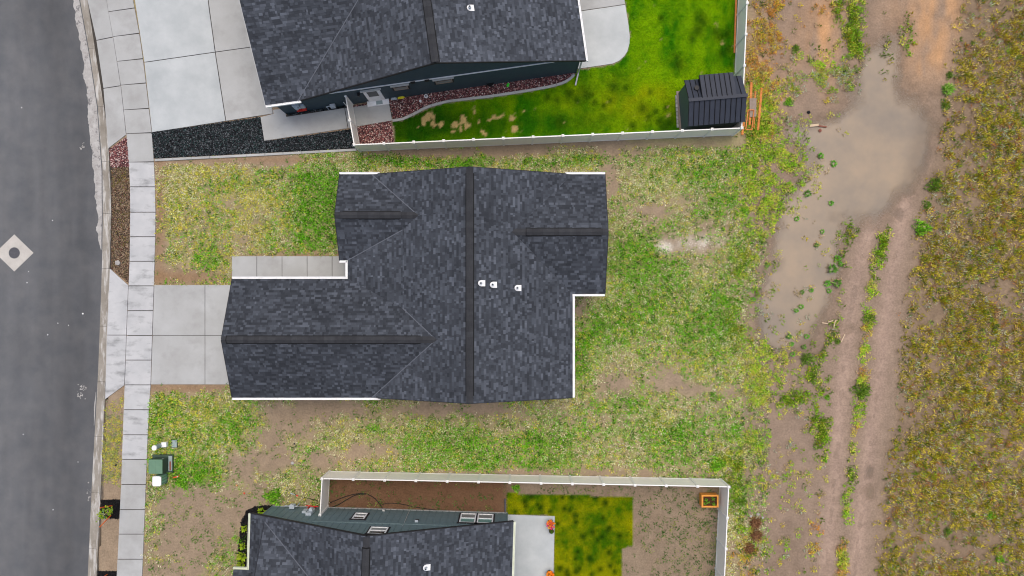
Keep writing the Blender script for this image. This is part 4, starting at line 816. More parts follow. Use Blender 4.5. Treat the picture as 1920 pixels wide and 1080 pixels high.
h.gutter((uW, gn), (uW, v0), HE, (-1, 0), 'gutter_cream'); h.gutter((-15.75, gn), (uW-.14, gn), HE, (0, 1), 'gutter_cream'); h.gutter((uE, vb), (uE, v0), HE, (1, 0), 'gutter_cream')
h.rake((uW, v0+.02, HE), (ur, v0+.02, hr)); h.rake((uE, v0+.02, HE), (ur, v0+.02, hr)); h.rake((du-.03, dv, hd), (du-.03, dr_, hdr), 'deck'); h.rake((du-.03, 2*dr_-dv, hd), (du-.03, dr_, hdr), 'deck')
h.vent(800, 1064, HE+s2*(uE-h.L(P(800, 1064, 5.0))[0])+.02, s2, 1)
vw = -13.32; sl = 'wall_slate'; a0, a1 = uW+.36, uE-.4; zt = HE-.16
nw = h.wall((a1, vw), (a0, vw), .16, zt, sl); h.wall((a1+.01, vw), (a0-.01, vw), 0, .159, 'concrete', th=.18, name='foundation')
gw_ = h.wall((uE-.3, vw), (uW+.3, vw), zt-.001, zt+.1, sl, apex=(uE-.3-ur, hr-.28), th=.13, name='gable_wall')
h.wall((a0, vw+.07), (a0, vb+.3), 0, zt, sl); h.wall((a1, vb+.3), (a1, vw+.07), 0, zt, sl); h.wall((a0-.07, vb+.3), (a1+.07, vb+.3), 0, zt, sl); h.wall((du+.06, 2*dr_-dv+.2), (du+.06, dv-.2), hd-.2, hd+.02, sl, apex=((dv-dr_)-.2, hdr-.28), name='gable_wall')
FZ = vw+.07; N_ = Vector((0, 1)); mb = MB(); h.bar(mb, Vector((0, FZ)), Vector((1, 0)), N_, a0, a1, zt, zt+.2, 0, .045); h.part(mb, 'belly_band', sl)
uu = a0+.03
def wpx(px, z):
    best = None
    for u in np.linspace(-15, 1, 400):
        p = h.W(u, FZ, z); q = NX+p.x*FPX/(CAM_H-z)
        if best is None or abs(q-px) < best[0]: best = (abs(q-px), u)
    return best[1]
WIN = [(wpx(674.5, 1.7), .74, 1.08, 2.22), (wpx(709, 4.1), 1.0, 3.5, 4.62), (wpx(878, 1.4), .95, .55, 2.25), (wpx(909.5, 1.4), .95, .55, 2.25)]
bt = None; k = 0
while uu < a1:
    blk = [(z0-.12, z1+.12) for wu, ww_, z0, z1 in WIN if abs(uu-wu) < ww_/2+.12]
    segs = [(.17, zt-.002)] if not blk or blk[0][0] > 3 else [(.17, blk[0][0]), (blk[0][1], zt-.002)]
    for z0, z1 in segs:
        if z1-z0 > .1:
            mb = MB(); h.bar(mb, Vector((uu, FZ)), Vector((1, 0)), N_, -.022, .022, z0, z1, 0, .022); h.part(mb, 'batten', sl, nw)
    top = min(HE+s1*(uu-uW), HE+s2*(uE-uu))-.3
    if top > zt+.3:
        segs = [(zt+.21, top)]
        for z0, z1 in [b for b in blk if b[0] > 3]: segs = [(zt+.21, z0), (z1, top)]
        for z0, z1 in segs:
            if z1-z0 > .08: mb = MB(); h.bar(mb, Vector((uu, FZ)), Vector((1, 0)), N_, -.022, .022, z0, z1, -.004, .02); h.part(mb, 'batten', sl, gw_)
    uu += .405
for i, (wu, ww_, z0, z1) in enumerate(WIN): h.window((wu, FZ), (-1, 0), ww_, z0, z1, panes=('blind', 'teal') if i > 1 else ('blind', 'glass'), deep=.06)
mb = MB(); mb.tube([h.W(wpx(768, .3), FZ+.03, .3), h.W(wpx(758, 2.7), FZ+.03, 2.7), h.W(wpx(755, 3.1), FZ+.03, 3.1)], .015, 6); h.part(mb, 'wall_cable', 'trim_pale')
u = wpx(781, 2.2); mb = MB(); h.bar(mb, Vector((u, FZ)), Vector((1, 0)), N_, -.11, .11, 2.05, 2.3, 0, .09); h.part(mb, 'wall_vent', 'black'); mb = MB(); h.bar(mb, Vector((u, FZ)), Vector((1, 0)), N_, -.1, .1, 2.3, 2.36, 0, .12); h.part(mb, 'vent_hood', 'metal_grey')
u = wpx(573, 1.4); mb = MB(); h.bar(mb, Vector((u, FZ)), Vector((1, 0)), N_, -.24, .0, .8, 1.35, 0, .12); h.bar(mb, Vector((u, FZ)), Vector((1, 0)), N_, .1, .42, .85, 1.75, 0, .16); mb.cyl(h.W(u+.26, FZ+.22), .1, 1.1, 1.35, 12); h.part(mb, 'electric_meter', 'metal_grey')
mb = MB()
for q in (-.12, .26): mb.tube([h.W(u+q, FZ+.06, .05), h.W(u+q, FZ+.06, .85)], .035, 8)
mb.tube([h.W(u-.3, FZ+.14, .3), h.W(u+.5, FZ+.14, .45)], .03, 8); h.part(mb, 'meter_conduit', 'red')
u = wpx(547, .6); mb = MB(); h.bar(mb, Vector((u, FZ)), Vector((1, 0)), N_, -.13, .16, .35, .72, .04, .26); mb.tube([h.W(u-.5, FZ+.12, .4), h.W(u, FZ+.12, .45)], .03, 8); mb.tube([h.W(u+.3, FZ+.2, .02), h.W(u+.26, FZ+.14, .5), h.W(u, FZ+.12, .6)], .035, 8); mb.cyl(h.W(u, FZ+.2), .11, .5, .74, 12); h.part(mb, 'gas_meter', 'metal_grey')
mb = MB(); u = wpx(721, .2); mb.cyl(h.W(u, FZ+.06), .05, .25, .45, 8).box(h.W(u, FZ+.05, .5), (.14, .1, .08)); h.part(mb, 'hose_bib', 'trim_pale')
S_FZ = FZ; SH = h
print('houses ok')
# ================================================================== FENCES
def fence(name, runs, label, gate=None):
    FH = 1.8; root = empty(name, (*runs[0][0], 0), label, 'fence'); meshes = {}
    mp = MB().box((0, 0, FH/2), (.127, .127, FH)).mesh('post'); mc = MB()
    mc.box((0, 0, FH+.015), (.155, .155, .03)); mc.add([(-.07, -.07, FH+.03), (.07, -.07, FH+.03), (.07, .07, FH+.03), (-.07, .07, FH+.03), (0, 0, FH+.08)], [(0, 1, 4), (1, 2, 4), (2, 3, 4), (3, 0, 4)]); mc = mc.mesh('post_cap')
    for ri, (A, B, n) in enumerate(runs):
        A, B = Vector(A), Vector(B); d = B-A; ang = math.atan2(d.y, d.x); st = d.length/n; L = st-.127
        mpan = MB().box((0, 0, .88), (L, .035, 1.62)); 
        mpan = mpan.mesh('panel'); mt = MB().box((0, 0, 1.72), (L, .06, .10)).mesh('top_rail'); mbm = MB().box((0, 0, .1), (L, .06, .13)).mesh('bottom_rail')
        for i in range(n+1):
            if i == 0 and ri > 0: continue
            p = A+d*(i/n); o = put('post', mp, M['vinyl_post'], root, (p.x, p.y, 0), ang); c = put('post_cap', mc, M['vinyl_post'], o, (p.x, p.y, 0)); c.location = (0, 0, 0)
        for i in range(n):
            p = A+d*((i+.5)/n); isg = gate == (ri, i)
            g = put('gate' if isg else 'panel', mpan, M['vinyl'], root, (p.x, p.y, 0), ang)
            for me, nm in ((mt, 'top_rail'), (mbm, 'bottom_rail')):
                o = put(nm, me, M['vinyl_post'], g, (0, 0, 0)); o.location = (0, 0, 0)
            if isg:
                o = MB().box((L/2-.1, -.05, 1.0), (.05, .06, .18)).build('handle', M['black'], g); o.location = (0, 0, 0)
FT = 1.83
p2 = lambda px, py: tuple(P(px, py, FT))[:2]
nsw, nse = p2(663.7, 271), p2(1391.5, 239.5)
fence('vinyl_fence', [(p2(647.4, 179), nsw, 2), (nsw, nse, 13), (nse, (14.42, 27.0), 9)], 'cream vinyl fence with white posts around the upper back yard', gate=(0, 0))
ssw, sse = p2(603.4, 898), p2(1367, 913.3)
fence('vinyl_fence', [(p2(599.5, 966), ssw, 1), (ssw, sse, 13), (sse, (12.5, -20.4), 5)], 'cream vinyl fence with white posts around the lower back yard')
# ================================================================== EDGING
def edging(name, pts, label, wpx_=4.6, seg=1.28):
    pts = [P(*p) for p in pts]; root = empty(name, pts[0], label, 'edging'); ds = [0]
    for i in range(1, len(pts)): ds.append(ds[-1]+(pts[i]-pts[i-1]).length)
    at = lambda t: Vector((np.interp(t, ds, [p.x for p in pts]), np.interp(t, ds, [p.y for p in pts]), 0))
    n = max(1, int(ds[-1]/seg)); w_ = wpx_*CAM_H/FPX/2
    for i in range(n):
        t0, t1 = ds[-1]*i/n+.008, ds[-1]*(i+1)/n-.008; L_, R_ = [], []
        for t in np.linspace(t0, t1, 5):
            p = at(t); d = (at(min(t+.15, ds[-1]))-at(max(t-.15, 0))).normalized(); nrm = Vector((-d.y, d.x, 0)); L_.append(p+nrm*w_); R_.append(p-nrm*w_)
        MB().prism([tuple(p)[:2] for p in L_+R_[::-1]], -.08, .085+random.uniform(-.004, .004)).build('edging_block', M['concrete'], root)
edging('concrete_edging', [(736, 226.5), (754, 224), (768, 218), (781, 211.5), (796, 203), (810, 198), (840, 190.3), (880, 185.5), (920, 181), (989, 170.5), (1030, 163), (1048, 158.5), (1060, 154), (1069, 148), (1077, 140)], 'curved concrete edging between red rock bed and upper lawn')
edging('concrete_edging', [(291, 300.5), (480, 291), (669, 281)], 'straight concrete edging along the black gravel bed', 4.2, 1.1)
mb = MB(); root = empty('block_edging', P(1268, 200), 'row of grey paving blocks along the side of the dark shed', 'edging')
for i in range(8):
    p = P(1267.5+.4*i, 183+i*7.6); MB().box((p.x, p.y, .04), (.11, .23, .1), R(4)).build('paving_block', M['stone'], root)
# ================================================================== SHED
def shed():
    a = R(4.8); C = Vector((12.03, 11.8)); LN, WD = 3.42, 2.74; EV, RG = 1.98, 2.62; ca, sa = math.cos(a), math.sin(a)
    T = lambda u, v, z: Vector((C.x+u*ca-v*sa, C.y+u*sa+v*ca, z))
    root = empty('garden_shed', (C.x, C.y, 0), 'dark metal roofed garden shed in the corner of the upper lawn', 'shed')
    hw, hl = WD/2-.16, LN/2-.12; sl_ = (RG-EV)/(WD/2); ze = EV+sl_*.16-.06; prof = [(-hw, 0), (hw, 0), (hw, ze), (0, RG-.06), (-hw, ze)]
    for u0 in (-hl, hl-.06): 
        vs = [T(u0, v, z) for v, z in prof]+[T(u0+.06, v, z) for v, z in prof]; MB().add(vs, [(4, 3, 2, 1, 0), (5, 6, 7, 8, 9)]+[(i, (i+1) % 5, 5+(i+1) % 5, 5+i) for i in range(5)]).build('end_wall', M['shed_wall'], root)
    for s_ in (-1, 1):
        q = [T(u, s_*hw+dv, 0) for u, dv in ((-hl+.06, -.03), (hl-.06, -.03), (hl-.06, .03), (-hl+.06, .03))]; MB().prism([tuple(p)[:2] for p in q], 0, ze).build('side_wall', M['shed_wall'], root)
    n = 11; wd = LN/n
    def pan(u0, u1, v0, v1, z0, z1, nm='roof_panel', mm='metal_roof', seam=True):
        mb = MB(); vs = [T(u0, v0, z0), T(u1, v0, z0), T(u1, v1, z1), T(u0, v1, z1)]; vs += [p-Vector((0, 0, .03)) for p in vs]
        if v1 < v0: order = [(3, 2, 1, 0), (4, 5, 6, 7)]
        else: order = [(0, 1, 2, 3), (7, 6, 5, 4)]
        mb.add(vs, order+[(i, 4+i, 4+(i+1) % 4, (i+1) % 4) for i in range(4)])
        o = mb.build(nm, M[mm], root)
        if seam:
            mb = MB().beam(T(u0+.012, v0, z0+.02), T(u0+.012, v1, z1+.02), .024, .045); mb.build('seam', M['vent_dark'], o)
    for i in range(n):
        u0 = -LN/2+i*wd; pan(u0, u0+wd-.012, -WD/2, 0, EV, RG); pan(u0, u0+wd-.012, WD/2, 0, EV, RG)
    MB().beam(T(-LN/2-.02, 0, RG+.03), T(LN/2+.02, 0, RG+.03), .2, .05).build('ridge_cap', M['metal_roof'], root)
    # raised dormer over the door side
    d0, d1 = -.92, 1.12; z0, z1 = EV+.38, RG+.03; k = 7; dw = (d1-d0)/k
    for i in range(k): pan(d0+i*dw, d0+(i+1)*dw-.012, WD/2+.12, .06, z0, z1, 'dormer_panel')
    for u in (d0+.02, d1-.05):
        vs = [T(u, .1, RG-.08), T(u, WD/2-.05, EV-.02), T(u, WD/2-.05, z0-.03), T(u, .1, z1-.04)]; vs += [p+(T(.03, 0, 0)-T(0, 0, 0)) for p in vs]
        MB().add(vs, [(0, 1, 2, 3), (7, 6, 5, 4)]+[((i+1) % 4, i, 4+i, 4+(i+1) % 4) for i in range(4)]).build('dormer_cheek', M['vent_dark'], root)
    p = T(-1.12, .75, 0); MB().cyl(p, .14, EV+.15, RG-.2, 12).build('roof_vent', M['black'], root)
    q = [T(u, v, 0) for u, v in ((-hl-.12, -hw-.1), (hl+.03, -hw-.1), (hl+.03, hw+.1), (-hl-.12, hw+.1))]; MB().prism([tuple(p)[:2] for p in q], -.04, .06).build('skid_base', M['lumber_grey'], root)
shed()
# lumber lying outside the fence
for a, b, w_, t, mm, lab in (((1408, 155), (1404.5, 235), .14, .09, 'lumber', 'pale orange timber beam lying nearest the fence behind the shed'), ((1427, 166), (1420, 245), .13, .1, 'lumber', 'longest orange timber beam, outermost of the pile behind the shed'), ((1415.5, 171), (1413, 242), .09, .06, 'lumber', 'thin orange board lying in the middle of the pile behind the shed'),
                            ((1394, 230), (1391, 253), .13, .06, 'lumber', 'short orange board end by the fence corner post')):
    A_, B_ = P(*a), P(*b); mb = MB(); z = t/2+.03; mb.beam((A_.x, A_.y, z), (B_.x, B_.y, z), w_, t)
    tag(mb.build('timber_board', M['lumber']), lab, 'timber', 'timber behind the shed')
mb = MB(); q = WPTS([(1403.5, 186), (1416.5, 185.5), (1416, 220), (1404, 221)]); mb.prism(q, .15, .18); tag(mb.build('grey_board', M['lumber_grey']), 'weathered grey board laid across the orange timbers behind the shed', 'board')
fr = empty('timber_rack', P(1402, 230), 'small open rectangular orange timber frame lying behind the shed', 'timber frame')
fp = [(1400.5, 208), (1396, 244), (1407, 245), (1411.5, 208)]
for i in range(4):
    a, b = P(*fp[i]), P(*fp[(i+1) % 4]); MB().beam((a.x, a.y, .21+.004*i), (b.x, b.y, .21+.004*i), .05, .04).build('frame_bar', M['lumber'], fr)
mb = MB(); q = WPTS([(1375, 100), (1377.5, 100), (1381, 0), (1384, -60), (1380.5, -60), (1378, 0)]); mb.prism(q, -.02, .1); tag(mb.build('timber_edging', M['lumber']), 'orange timber edging strip along the inside of the upper fence', 'edging')
# ================================================================== UTILITY BOXES
def utilities():
    t = empty('transformer', (-21.7, -10.2, 0), 'green metal transformer cabinet on dark pad beside the sidewalk', 'transformer')
    MB().box((-21.68, -10.17, .06), (1.26, 1.1, .16)).build('pad', M['green_dark'], t)
    c = MB().box((-21.74, -10.19, .46), (.8, .82, .66)).build('cabinet', M['green_dark'], t)
    MB().box((-21.98, -10.19, .81), (.40, .86, .05)).build('lid', M['green_box'], t); MB().box((-21.56, -10.19, .81), (.43, .86, .05)).build('lid', M['green_box'], t)
    MB().box((-21.2, -10.15, .15), (.22, .9, .03)).build('sill_plate', M['grey_lid'], t); MB().box((-21.19, -10.3, .17), (.1, .55, .02)).build('rust_patch', M['rust'], t)
    MB().box((-21.5, -9.79, .45), (.05, .04, .1)).build('padlock', M['metal_grey'], t)
    t = empty('cable_pedestal', (-21.65, -11.05, 0), 'pale green cable pedestal with white lid next to the transformer', 'pedestal')
    q = lambda w_, d_, r: [(-21.72+x*w_/2*(1 if abs(y) < .5 else 1), -11.1+y*d_/2) for x, y in ((-.7, -1), (.7, -1), (1, -.8), (1, .8), (.7, 1), (-.7, 1), (-1, .8), (-1, -.8))]
    MB().prism(q(.5, .58, 0), -.03, .7).build('body', M['green_pale'], t)
    for i in range(3): MB().box((-21.46, -11.28+.18*i, .35), (.03, .04, .66)).build('rib', M['green_box'], t)
    MB().prism(q(.52, .6, 0), .7, .78).build('lid', M['white'], t); MB().box((-21.72, -11.1, .79), (.3, .36, .02)).build('lid_boss', M['white'], t)
    MB().prism(q(.62, .68, 0), -.04, .05).build('collar', M['green_dark'], t)
    t = empty('phone_pedestal', (-21.75, -9.03, 0), 'small white round topped pedestal above the transformer', 'pedestal')
    MB().cyl((-21.8, -9.03), .13, -.03, .86, 14).build('body', M['grey_lid'], t); MB().cyl((-21.8, -9.03), .16, .86, .93, 16, .15).build('cap', M['white'], t); MB().box((-21.55, -8.98, .12), (.3, .3, .28)).build('base_box', M['white'], t)
    t = empty('valve_box', (-21.0, -8.96, 0), 'small flat grey valve box lid set in the grass', 'valve box')
    MB().box((-21.0, -8.96, .0), (.38, .5, .1)).build('rim', M['green_dark'], t); MB().box((-21.0, -8.96, .055), (.32, .44, .02)).build('lid', M['grey_lid'], t)
    a, b = P(326, 895), P(337.5, 892.5); t = empty('marker_post', (a.x, a.y, 0), 'fallen orange marker post with white band beside the pedestal', 'marker')
    MB().tube([(a.x, a.y, .06), (b.x, b.y, .06)], .045, 8).build('post', M['orange'], t); mid = a.lerp(b, .75); e = a.lerp(b, .62); MB().tube([(e.x, e.y, .06), (mid.x, mid.y, .06)], .048, 8).build('band', M['white'], t)
utilities()
# ================================================================== PLANTER, POTS, BAGS, HOSES, STAKES
def planter():
    x0, y0 = P(1315.6, 928, .62).x, P(1315.6, 928, .62).y; x1, y1 = P(1346.7, 951, .62).x, P(1346.7, 951, .62).y; cx, cy = (x0+x1)/2, (y0+y1)/2; W_, D_ = x1-x0, y0-y1
    t = empty('planter_box', (cx, cy, 0), 'raised orange cedar planter box in the corner of the lower fence', 'planter')
    for k in range(4):
        z = .08+.14*k
        for s_ in (-1, 1):
            MB().box((cx, cy+s_*(D_/2-.02), z+.06), (W_-.02, .03, .13)).build('board', M['cedar'], t); MB().box((cx+s_*(W_/2-.02), cy, z+.06), (.03, D_-.09, .13)).build('board', M['cedar'], t)
    for a in (-1, 1):
        for b in (-1, 1): MB().box((cx+a*(W_/2-.07), cy+b*(D_/2-.07), .3), (.06, .06, .6)).build('leg', M['cedar'], t)
        MB().box((cx, cy+a*(D_/2-.04), .635), (W_+.04, .1, .03)).build('top_rim', M['cedar'], t); MB().box((cx+a*(W_/2-.04), cy, .637), (.1, D_-.12, .03)).build('top_rim', M['cedar'], t)
    MB().box((cx, cy, .5), (W_-.06, D_-.06, .05)).build('soil', M['potsoil'], t)
    x = np.array([cx-.22, cx+.2, cx+.22, cx-.1, cx-.28]); y = np.array([cy+.08, cy+.12, cy-.18, cy-.05, cy-.15]); c = np.array([c_(110, 160, 50)]*5)
    for i in range(5): leafobj('seedling', [tufts(x[i:i+1], y[i:i+1], np.full(1, .53), c[:1], (14, 22), .05, (.07, .15), (.04, .07), (.5, .95))], None, None, kind=None, parent=t)
planter()
def pot(px, py, cols, label, fl=True, r=.17, hgt=.34, n=70, sp=.2):
    p = P(px, py, .3); t = empty('flower_pot' if fl else 'plant_pot', (p.x, p.y, .05), label, 'flower pot')
    z = .05
    ring = MB().cyl((p.x, p.y), r*.75, z, z+hgt, 16, r); ring.build('pot', M['black'], t); MB().cyl((p.x, p.y), r*.9, z+hgt-.02, z+hgt+.004, 16).build('soil', M['potsoil'], t)
    a = rng.uniform(0, 6.28, n); rr = np.sqrt(rng.random(n))*sp; x = p.x+np.cos(a)*rr; y = p.y+np.sin(a)*rr*1.15; zz = z+hgt+rng.uniform(0, .16, n)
    gc = np.array([c_(80, 120, 40)]*n); A = leaves(x, y, zz-.05, rng.uniform(0, 6.28, n), rng.uniform(.08, .14, n), rng.uniform(.04, .06, n), rng.uniform(.5, .95, n), gc*rng.uniform(.7, 1.2, (n, 1)))
    leafobj('foliage', [A], None, None, kind=None, parent=t)
    if fl:
        k = int(n*.9); ii = rng.integers(0, n, k); fc = np.array([srgb(*q) for q in cols])[rng.integers(0, len(cols), k)]
        x2 = np.repeat(x[ii], 4); y2 = np.repeat(y[ii], 4); z2 = np.repeat(zz[ii]+.05, 4); m = len(x2)
        B = leaves(x2, y2, z2, np.tile(np.arange(4)*1.571, k)+rng.uniform(0, 1, m), np.full(m, .075), np.full(m, .06), np.full(m, .93), np.repeat(fc, 4, 0))
        leafobj('blossoms', [B], None, None, kind=None, parent=t)
OR = [(240, 140, 40), (245, 165, 60), (236, 120, 36), (226, 60, 130), (200, 70, 90)]
pot(1032.5, 981, OR, 'orange and pink flowers in a pot on the edge of the lower patio', r=.18, sp=.25, n=80); pot(1034, 995.5, OR, 'small black plant pot without flowers beside the orange flowers', False, .16, .3, 26, .1); pot(1031, 1076, OR[:3], 'orange flowers in a pot at the bottom edge of the picture', r=.2, sp=.24, n=80)
def lump(px, py, w_, d_, hgt, name, mm, label, cat, rz=0, z=0.0):
    p = P(px, py); mb = MB(); ca, sa = math.cos(rz), math.sin(rz); nx, ny = 7, 5; vs = []; fs = []
    for j in range(ny+1):
        for i in range(nx+1):
            u, v = i/nx*2-1, j/ny*2-1; e = (1-abs(u)**3)*(1-abs(v)**3); a, b = u*w_/2*(1-.1*v*v), v*d_/2*(1-.1*u*u)
            vs.append((p.x+a*ca-b*sa, p.y+a*sa+b*ca, z+hgt*e**.5*(1+random.uniform(-.12, .12))))
    for j in range(ny):
        for i in range(nx): q = j*(nx+1)+i; fs.append((q, q+1, q+nx+2, q+nx+1))
    b0 = len(vs); vs += [(v[0], v[1], z-.02) for v in vs]; 
    edge = [i for i in range(nx+1)]+[(nx+1)*(j+1)+nx for j in range(ny)]+[(nx+1)*ny+nx-1-i for i in range(nx)]+[(nx+1)*(ny-1-j) for j in range(ny-1)]
    for i in range(len(edge)): a, b = edge[i], edge[(i+1) % len(edge)]; fs.append((b, a, b0+a, b0+b))
    me = mb.add(vs, fs).mesh(name)
    return tag(put(name, me, M[mm]), label, cat)
lump(752, 181.5, .45, .3, .14, 'yellow_bag', 'yellow', 'yellow bag lying on the red rock by the upper house', 'bag', R(8), .05)
lump(738.5, 183.5, .4, .3, .14, 'grey_bag', 'metal_grey', 'grey white bag lying left of the yellow bag', 'bag', R(8), .05)
lump(952.5, 159.5, .16, .24, .1, 'green_bottle', 'lime', 'bright green plastic bottle on the red rock bed', 'bottle', R(-20), .05)
def cleanout(px, py, r, label, hz=.22):
    p = P(px, py, hz); t = empty('cleanout_pipe', (p.x, p.y, 0), label, 'pipe'); MB().cyl(p, r, -.03, hz, 12).build('pipe', M['white'], t); MB().cyl(p, r*.8, hz, hz+.03, 8, r*.5).build('cap', M['white'], t)
cleanout(788, 189, .075, 'white capped pipe in the red rock, nearest the lawn edging'); cleanout(790.5, 171, .05, 'small white capped pipe close to the upper house wall')
p = P(799, 181); t = empty('pipe_elbow', (p.x, p.y, 0), 'white oval drain fitting with a dark hole on the red rock', 'pipe'); MB().cyl((p.x, p.y), .13, 0, .12, 14, .11).build('body', M['white'], t); MB().cyl((p.x, p.y), .05, .12, .126, 10).build('opening', M['black'], t)
p = P(767, 179); t = empty('vent_pipe', (p.x, p.y, 0), 'white L shaped plastic pipe sticking up beside the yellow bag', 'pipe'); MB().tube([(p.x, p.y, -.02), (p.x, p.y, .5), (p.x+.18, p.y+.04, .55)], .035, 8).build('pipe', M['white'], t)
p = P(919, 157); t = empty('hose_reel', (p.x, p.y, 0), 'black round hose pot against the dark wall of the upper house', 'hose reel'); MB().cyl((p.x, p.y), .2, .0, .34, 16, .24).build('drum', M['black'], t); MB().cyl((p.x, p.y), .25, .34, .37, 16).build('rim', M['vent_dark'], t)
def hose(pts, label, r=.025):
    q = [P(*a) for a in pts]; sm = []
    for i in range(len(q)-1):
        a0, a1, a2, a3 = q[max(i-1, 0)], q[i], q[i+1], q[min(i+2, len(q)-1)]
        for t in np.linspace(0, 1, 8, endpoint=False): sm.append(.5*((2*a1)+(a2-a0)*t+(2*a0-5*a1+4*a2-a3)*t*t+(3*a1-a0-3*a2+a3)*t**3))
    sm.append(q[-1]); x = np.array([p.x for p in sm]); y = np.array([p.y for p in sm]); z = gz(x, y)+r*.9
    return tag(MB().tube([(a, b, c) for a, b, c in zip(x, y, z)], r, 6).build('garden_hose', M['hose']), label, 'hose')
hose([(718, 955), (712, 945), (702, 934), (688, 926.5), (672, 925.5), (655, 929), (640, 934), (618, 943)], 'looping black garden hose from the tap to the lower fence'); hose([(690, 926), (668, 928), (650, 937), (635, 946), (622, 951)], 'second black hose strand crossing the soil inside the lower fence')
hose([(718, 946), (727, 943.5), (745, 944), (762, 947), (780, 951), (815, 956), (850, 959), (905, 961)], 'long black hose lying along the wall of the lower house', .02); hose([(551, 926), (560, 930), (580, 935), (600, 939.5)], 'black hose end with nozzle outside the lower fence', .022)
p = P(548, 925); t = empty('hose_nozzle', (p.x, p.y, 0), 'grey and red hose nozzle on the soil outside the lower fence', 'nozzle'); MB().tube([P(545, 924.5)+Vector((0, 0, .03)), P(553, 927.5)+Vector((0, 0, .03))], .035, 8).build('barrel', M['metal_grey'], t); MB().tube([P(555.5, 928.8)+Vector((0, 0, .03)), P(559, 930)+Vector((0, 0, .03))], .05, 8).build('collar', M['red'], t)
# drain pipe and sod edge beside lower house corner
mb = MB(); A_, B_ = P(947, 935), P(947.5, 962); mb.tube([(A_.x, A_.y, .05), (B_.x, B_.y, .05)], .05, 8); tag(mb.build('drain_pipe', M['iron']), 'dark drain pipe lying at the left edge of the sod', 'pipe')
# saplings with stakes
def stake(base, top, label, hgt=1.1):
    a = P(*base); b = P(top[0], top[1], hgt); tag(MB().tube([(a.x, a.y, -.1), (b.x, b.y, hgt)], .03, 6).build('tree_stake', M['orange']), label, 'stake', 'orange stakes by the curb')
stake((211, 948.5), (188, 952), 'upper orange stake leaning beside the sapling on black mulch'); stake((208.5, 965), (187, 988), 'lower orange stake leaning beside the sapling on black mulch'); stake((201, 1077), (191, 1084), 'orange stake in the mulch square at the bottom edge', .8)
def sapling():
    b = P(211, 957.5); hh = 1.7; tp = P(196, 964, hh); t = empty('sapling', (b.x, b.y, 0), 'young leafy sapling between orange stakes on black mulch', 'tree')
    mb = MB(); mb.tube([(b.x, b.y, -.05), ((b.x+tp.x)/2, (b.y+tp.y)/2, hh*.5), (tp.x, tp.y, hh)], [.025, .02, .012], 6); x, y, z = [], [], []
    for k in range(11):
        f = random.uniform(.45, 1); a = random.uniform(0, 6.28); l = random.uniform(.25, .55)*(1.25-f*.5); s0 = Vector((b.x, b.y, 0)).lerp(Vector((tp.x, tp.y, hh)), f); e = s0+Vector((math.cos(a)*l, math.sin(a)*l, .18)); mb.tube([s0, e], [.01, .006], 5)
        for j in range(16): q = s0.lerp(e, random.uniform(.45, 1.1)); x.append(q.x+random.gauss(0, .05)); y.append(q.y+random.gauss(0, .05)); z.append(q.z+random.gauss(0, .04))
    mb.build('trunk', M['stick'], t); n = len(x); col = pick([np.full(n, .6), np.full(n, .4), np.full(n, .15)], [c_(134, 170, 40), c_(168, 186, 50), c_(80, 130, 60)])
    leafobj('crown', [leaves(np.array(x), np.array(y), np.array(z), rng.uniform(0, 6.28, n), rng.uniform(.08, .14, n), rng.uniform(.05, .08, n), rng.uniform(.6, .98, n), col)], None, None, kind=None, parent=t)
    mb = MB().tube([P(193, 957, 1.0), P(194, 964, 1.15), P(196, 972, 1.0)], .02, 6); mb.build('tree_tie', M['teal'], t)
sapling()
# ================================================================== SINGLE PLANTS
def plant_mesh(name, n, rad, ln, wd, cols, lean=(.3, .95), cl=1):
    ctr = rng.normal(0, rad*.55, (cl, 2)) if cl > 1 else np.zeros((1, 2)); rr = rad*(.55 if cl > 1 else 1)*rng.uniform(.6, 1.3, cl); w_ = rng.integers(0, cl, n)
    tone = rng.uniform(.7, 1.3, cl)[w_]
    col = np.array(cols)[rng.integers(0, len(cols), n)]*rng.uniform(.7, 1.3, (n, 1))*tone[:, None]; a = rng.uniform(0, 6.28, n); r = np.sqrt(rng.random(n))*rr[w_]
    V, F, C = leaves(ctr[w_, 0]+np.cos(a)*r, ctr[w_, 1]+np.sin(a)*r, np.full(n, -.02)+rng.uniform(0, .08, n), a+rng.normal(0, .5, n), rng.uniform(*ln, n), rng.uniform(*wd, n), rng.uniform(*lean, n), col)
    return npmesh(name, V, F, C)
PM = [plant_mesh('weed', 46, .09, (.09, .17), (.04, .065), [c_(128, 190, 76), c_(104, 168, 60), c_(150, 200, 90)]) for _ in range(3)]
LM = plant_mesh('bedding_plant', 46, .09, (.09, .17), (.045, .075), [c_(190, 224, 50), c_(164, 206, 44), c_(214, 232, 80)], (.5, .97))
BM = [plant_mesh('bush', 330, .36, (.12, .3), (.035, .07), [c_(120, 184, 44), c_(90, 150, 36), c_(160, 204, 70)], (.4, .97), 11), plant_mesh('bush', 330, .36, (.12, .3), (.03, .06), [c_(84, 124, 40), c_(108, 146, 50), c_(140, 166, 66)], (.4, .97), 12), plant_mesh('bush', 230, .2, (.2, .42), (.025, .045), [c_(136, 190, 56), c_(96, 160, 40), c_(180, 200, 110)], (.6, .98), 3)]
W1 = [(1560, 505, 1.5), (1570, 484, 1.0), (1551, 532, 1.2), (1569, 531, 1.3), (1554, 545, .8), (1521, 544.5, .8), (1503.6, 548, .7), (1502, 575, .8), (1493, 582, .8), (1530, 460, .7), (1542, 434, .7), (1412, 561, .8), (1438, 496, .8), (1494, 410, .8), (1558, 381, .9), (1514, 363, 1.1), (1563, 307, 1.0), (1539, 292, 1.1), (1478, 630.5, .9), (1512.5, 630.5, .8), (1484, 645, .8), (1506.6, 650, .8), (1486, 664, .8), (1576, 495, .9)]
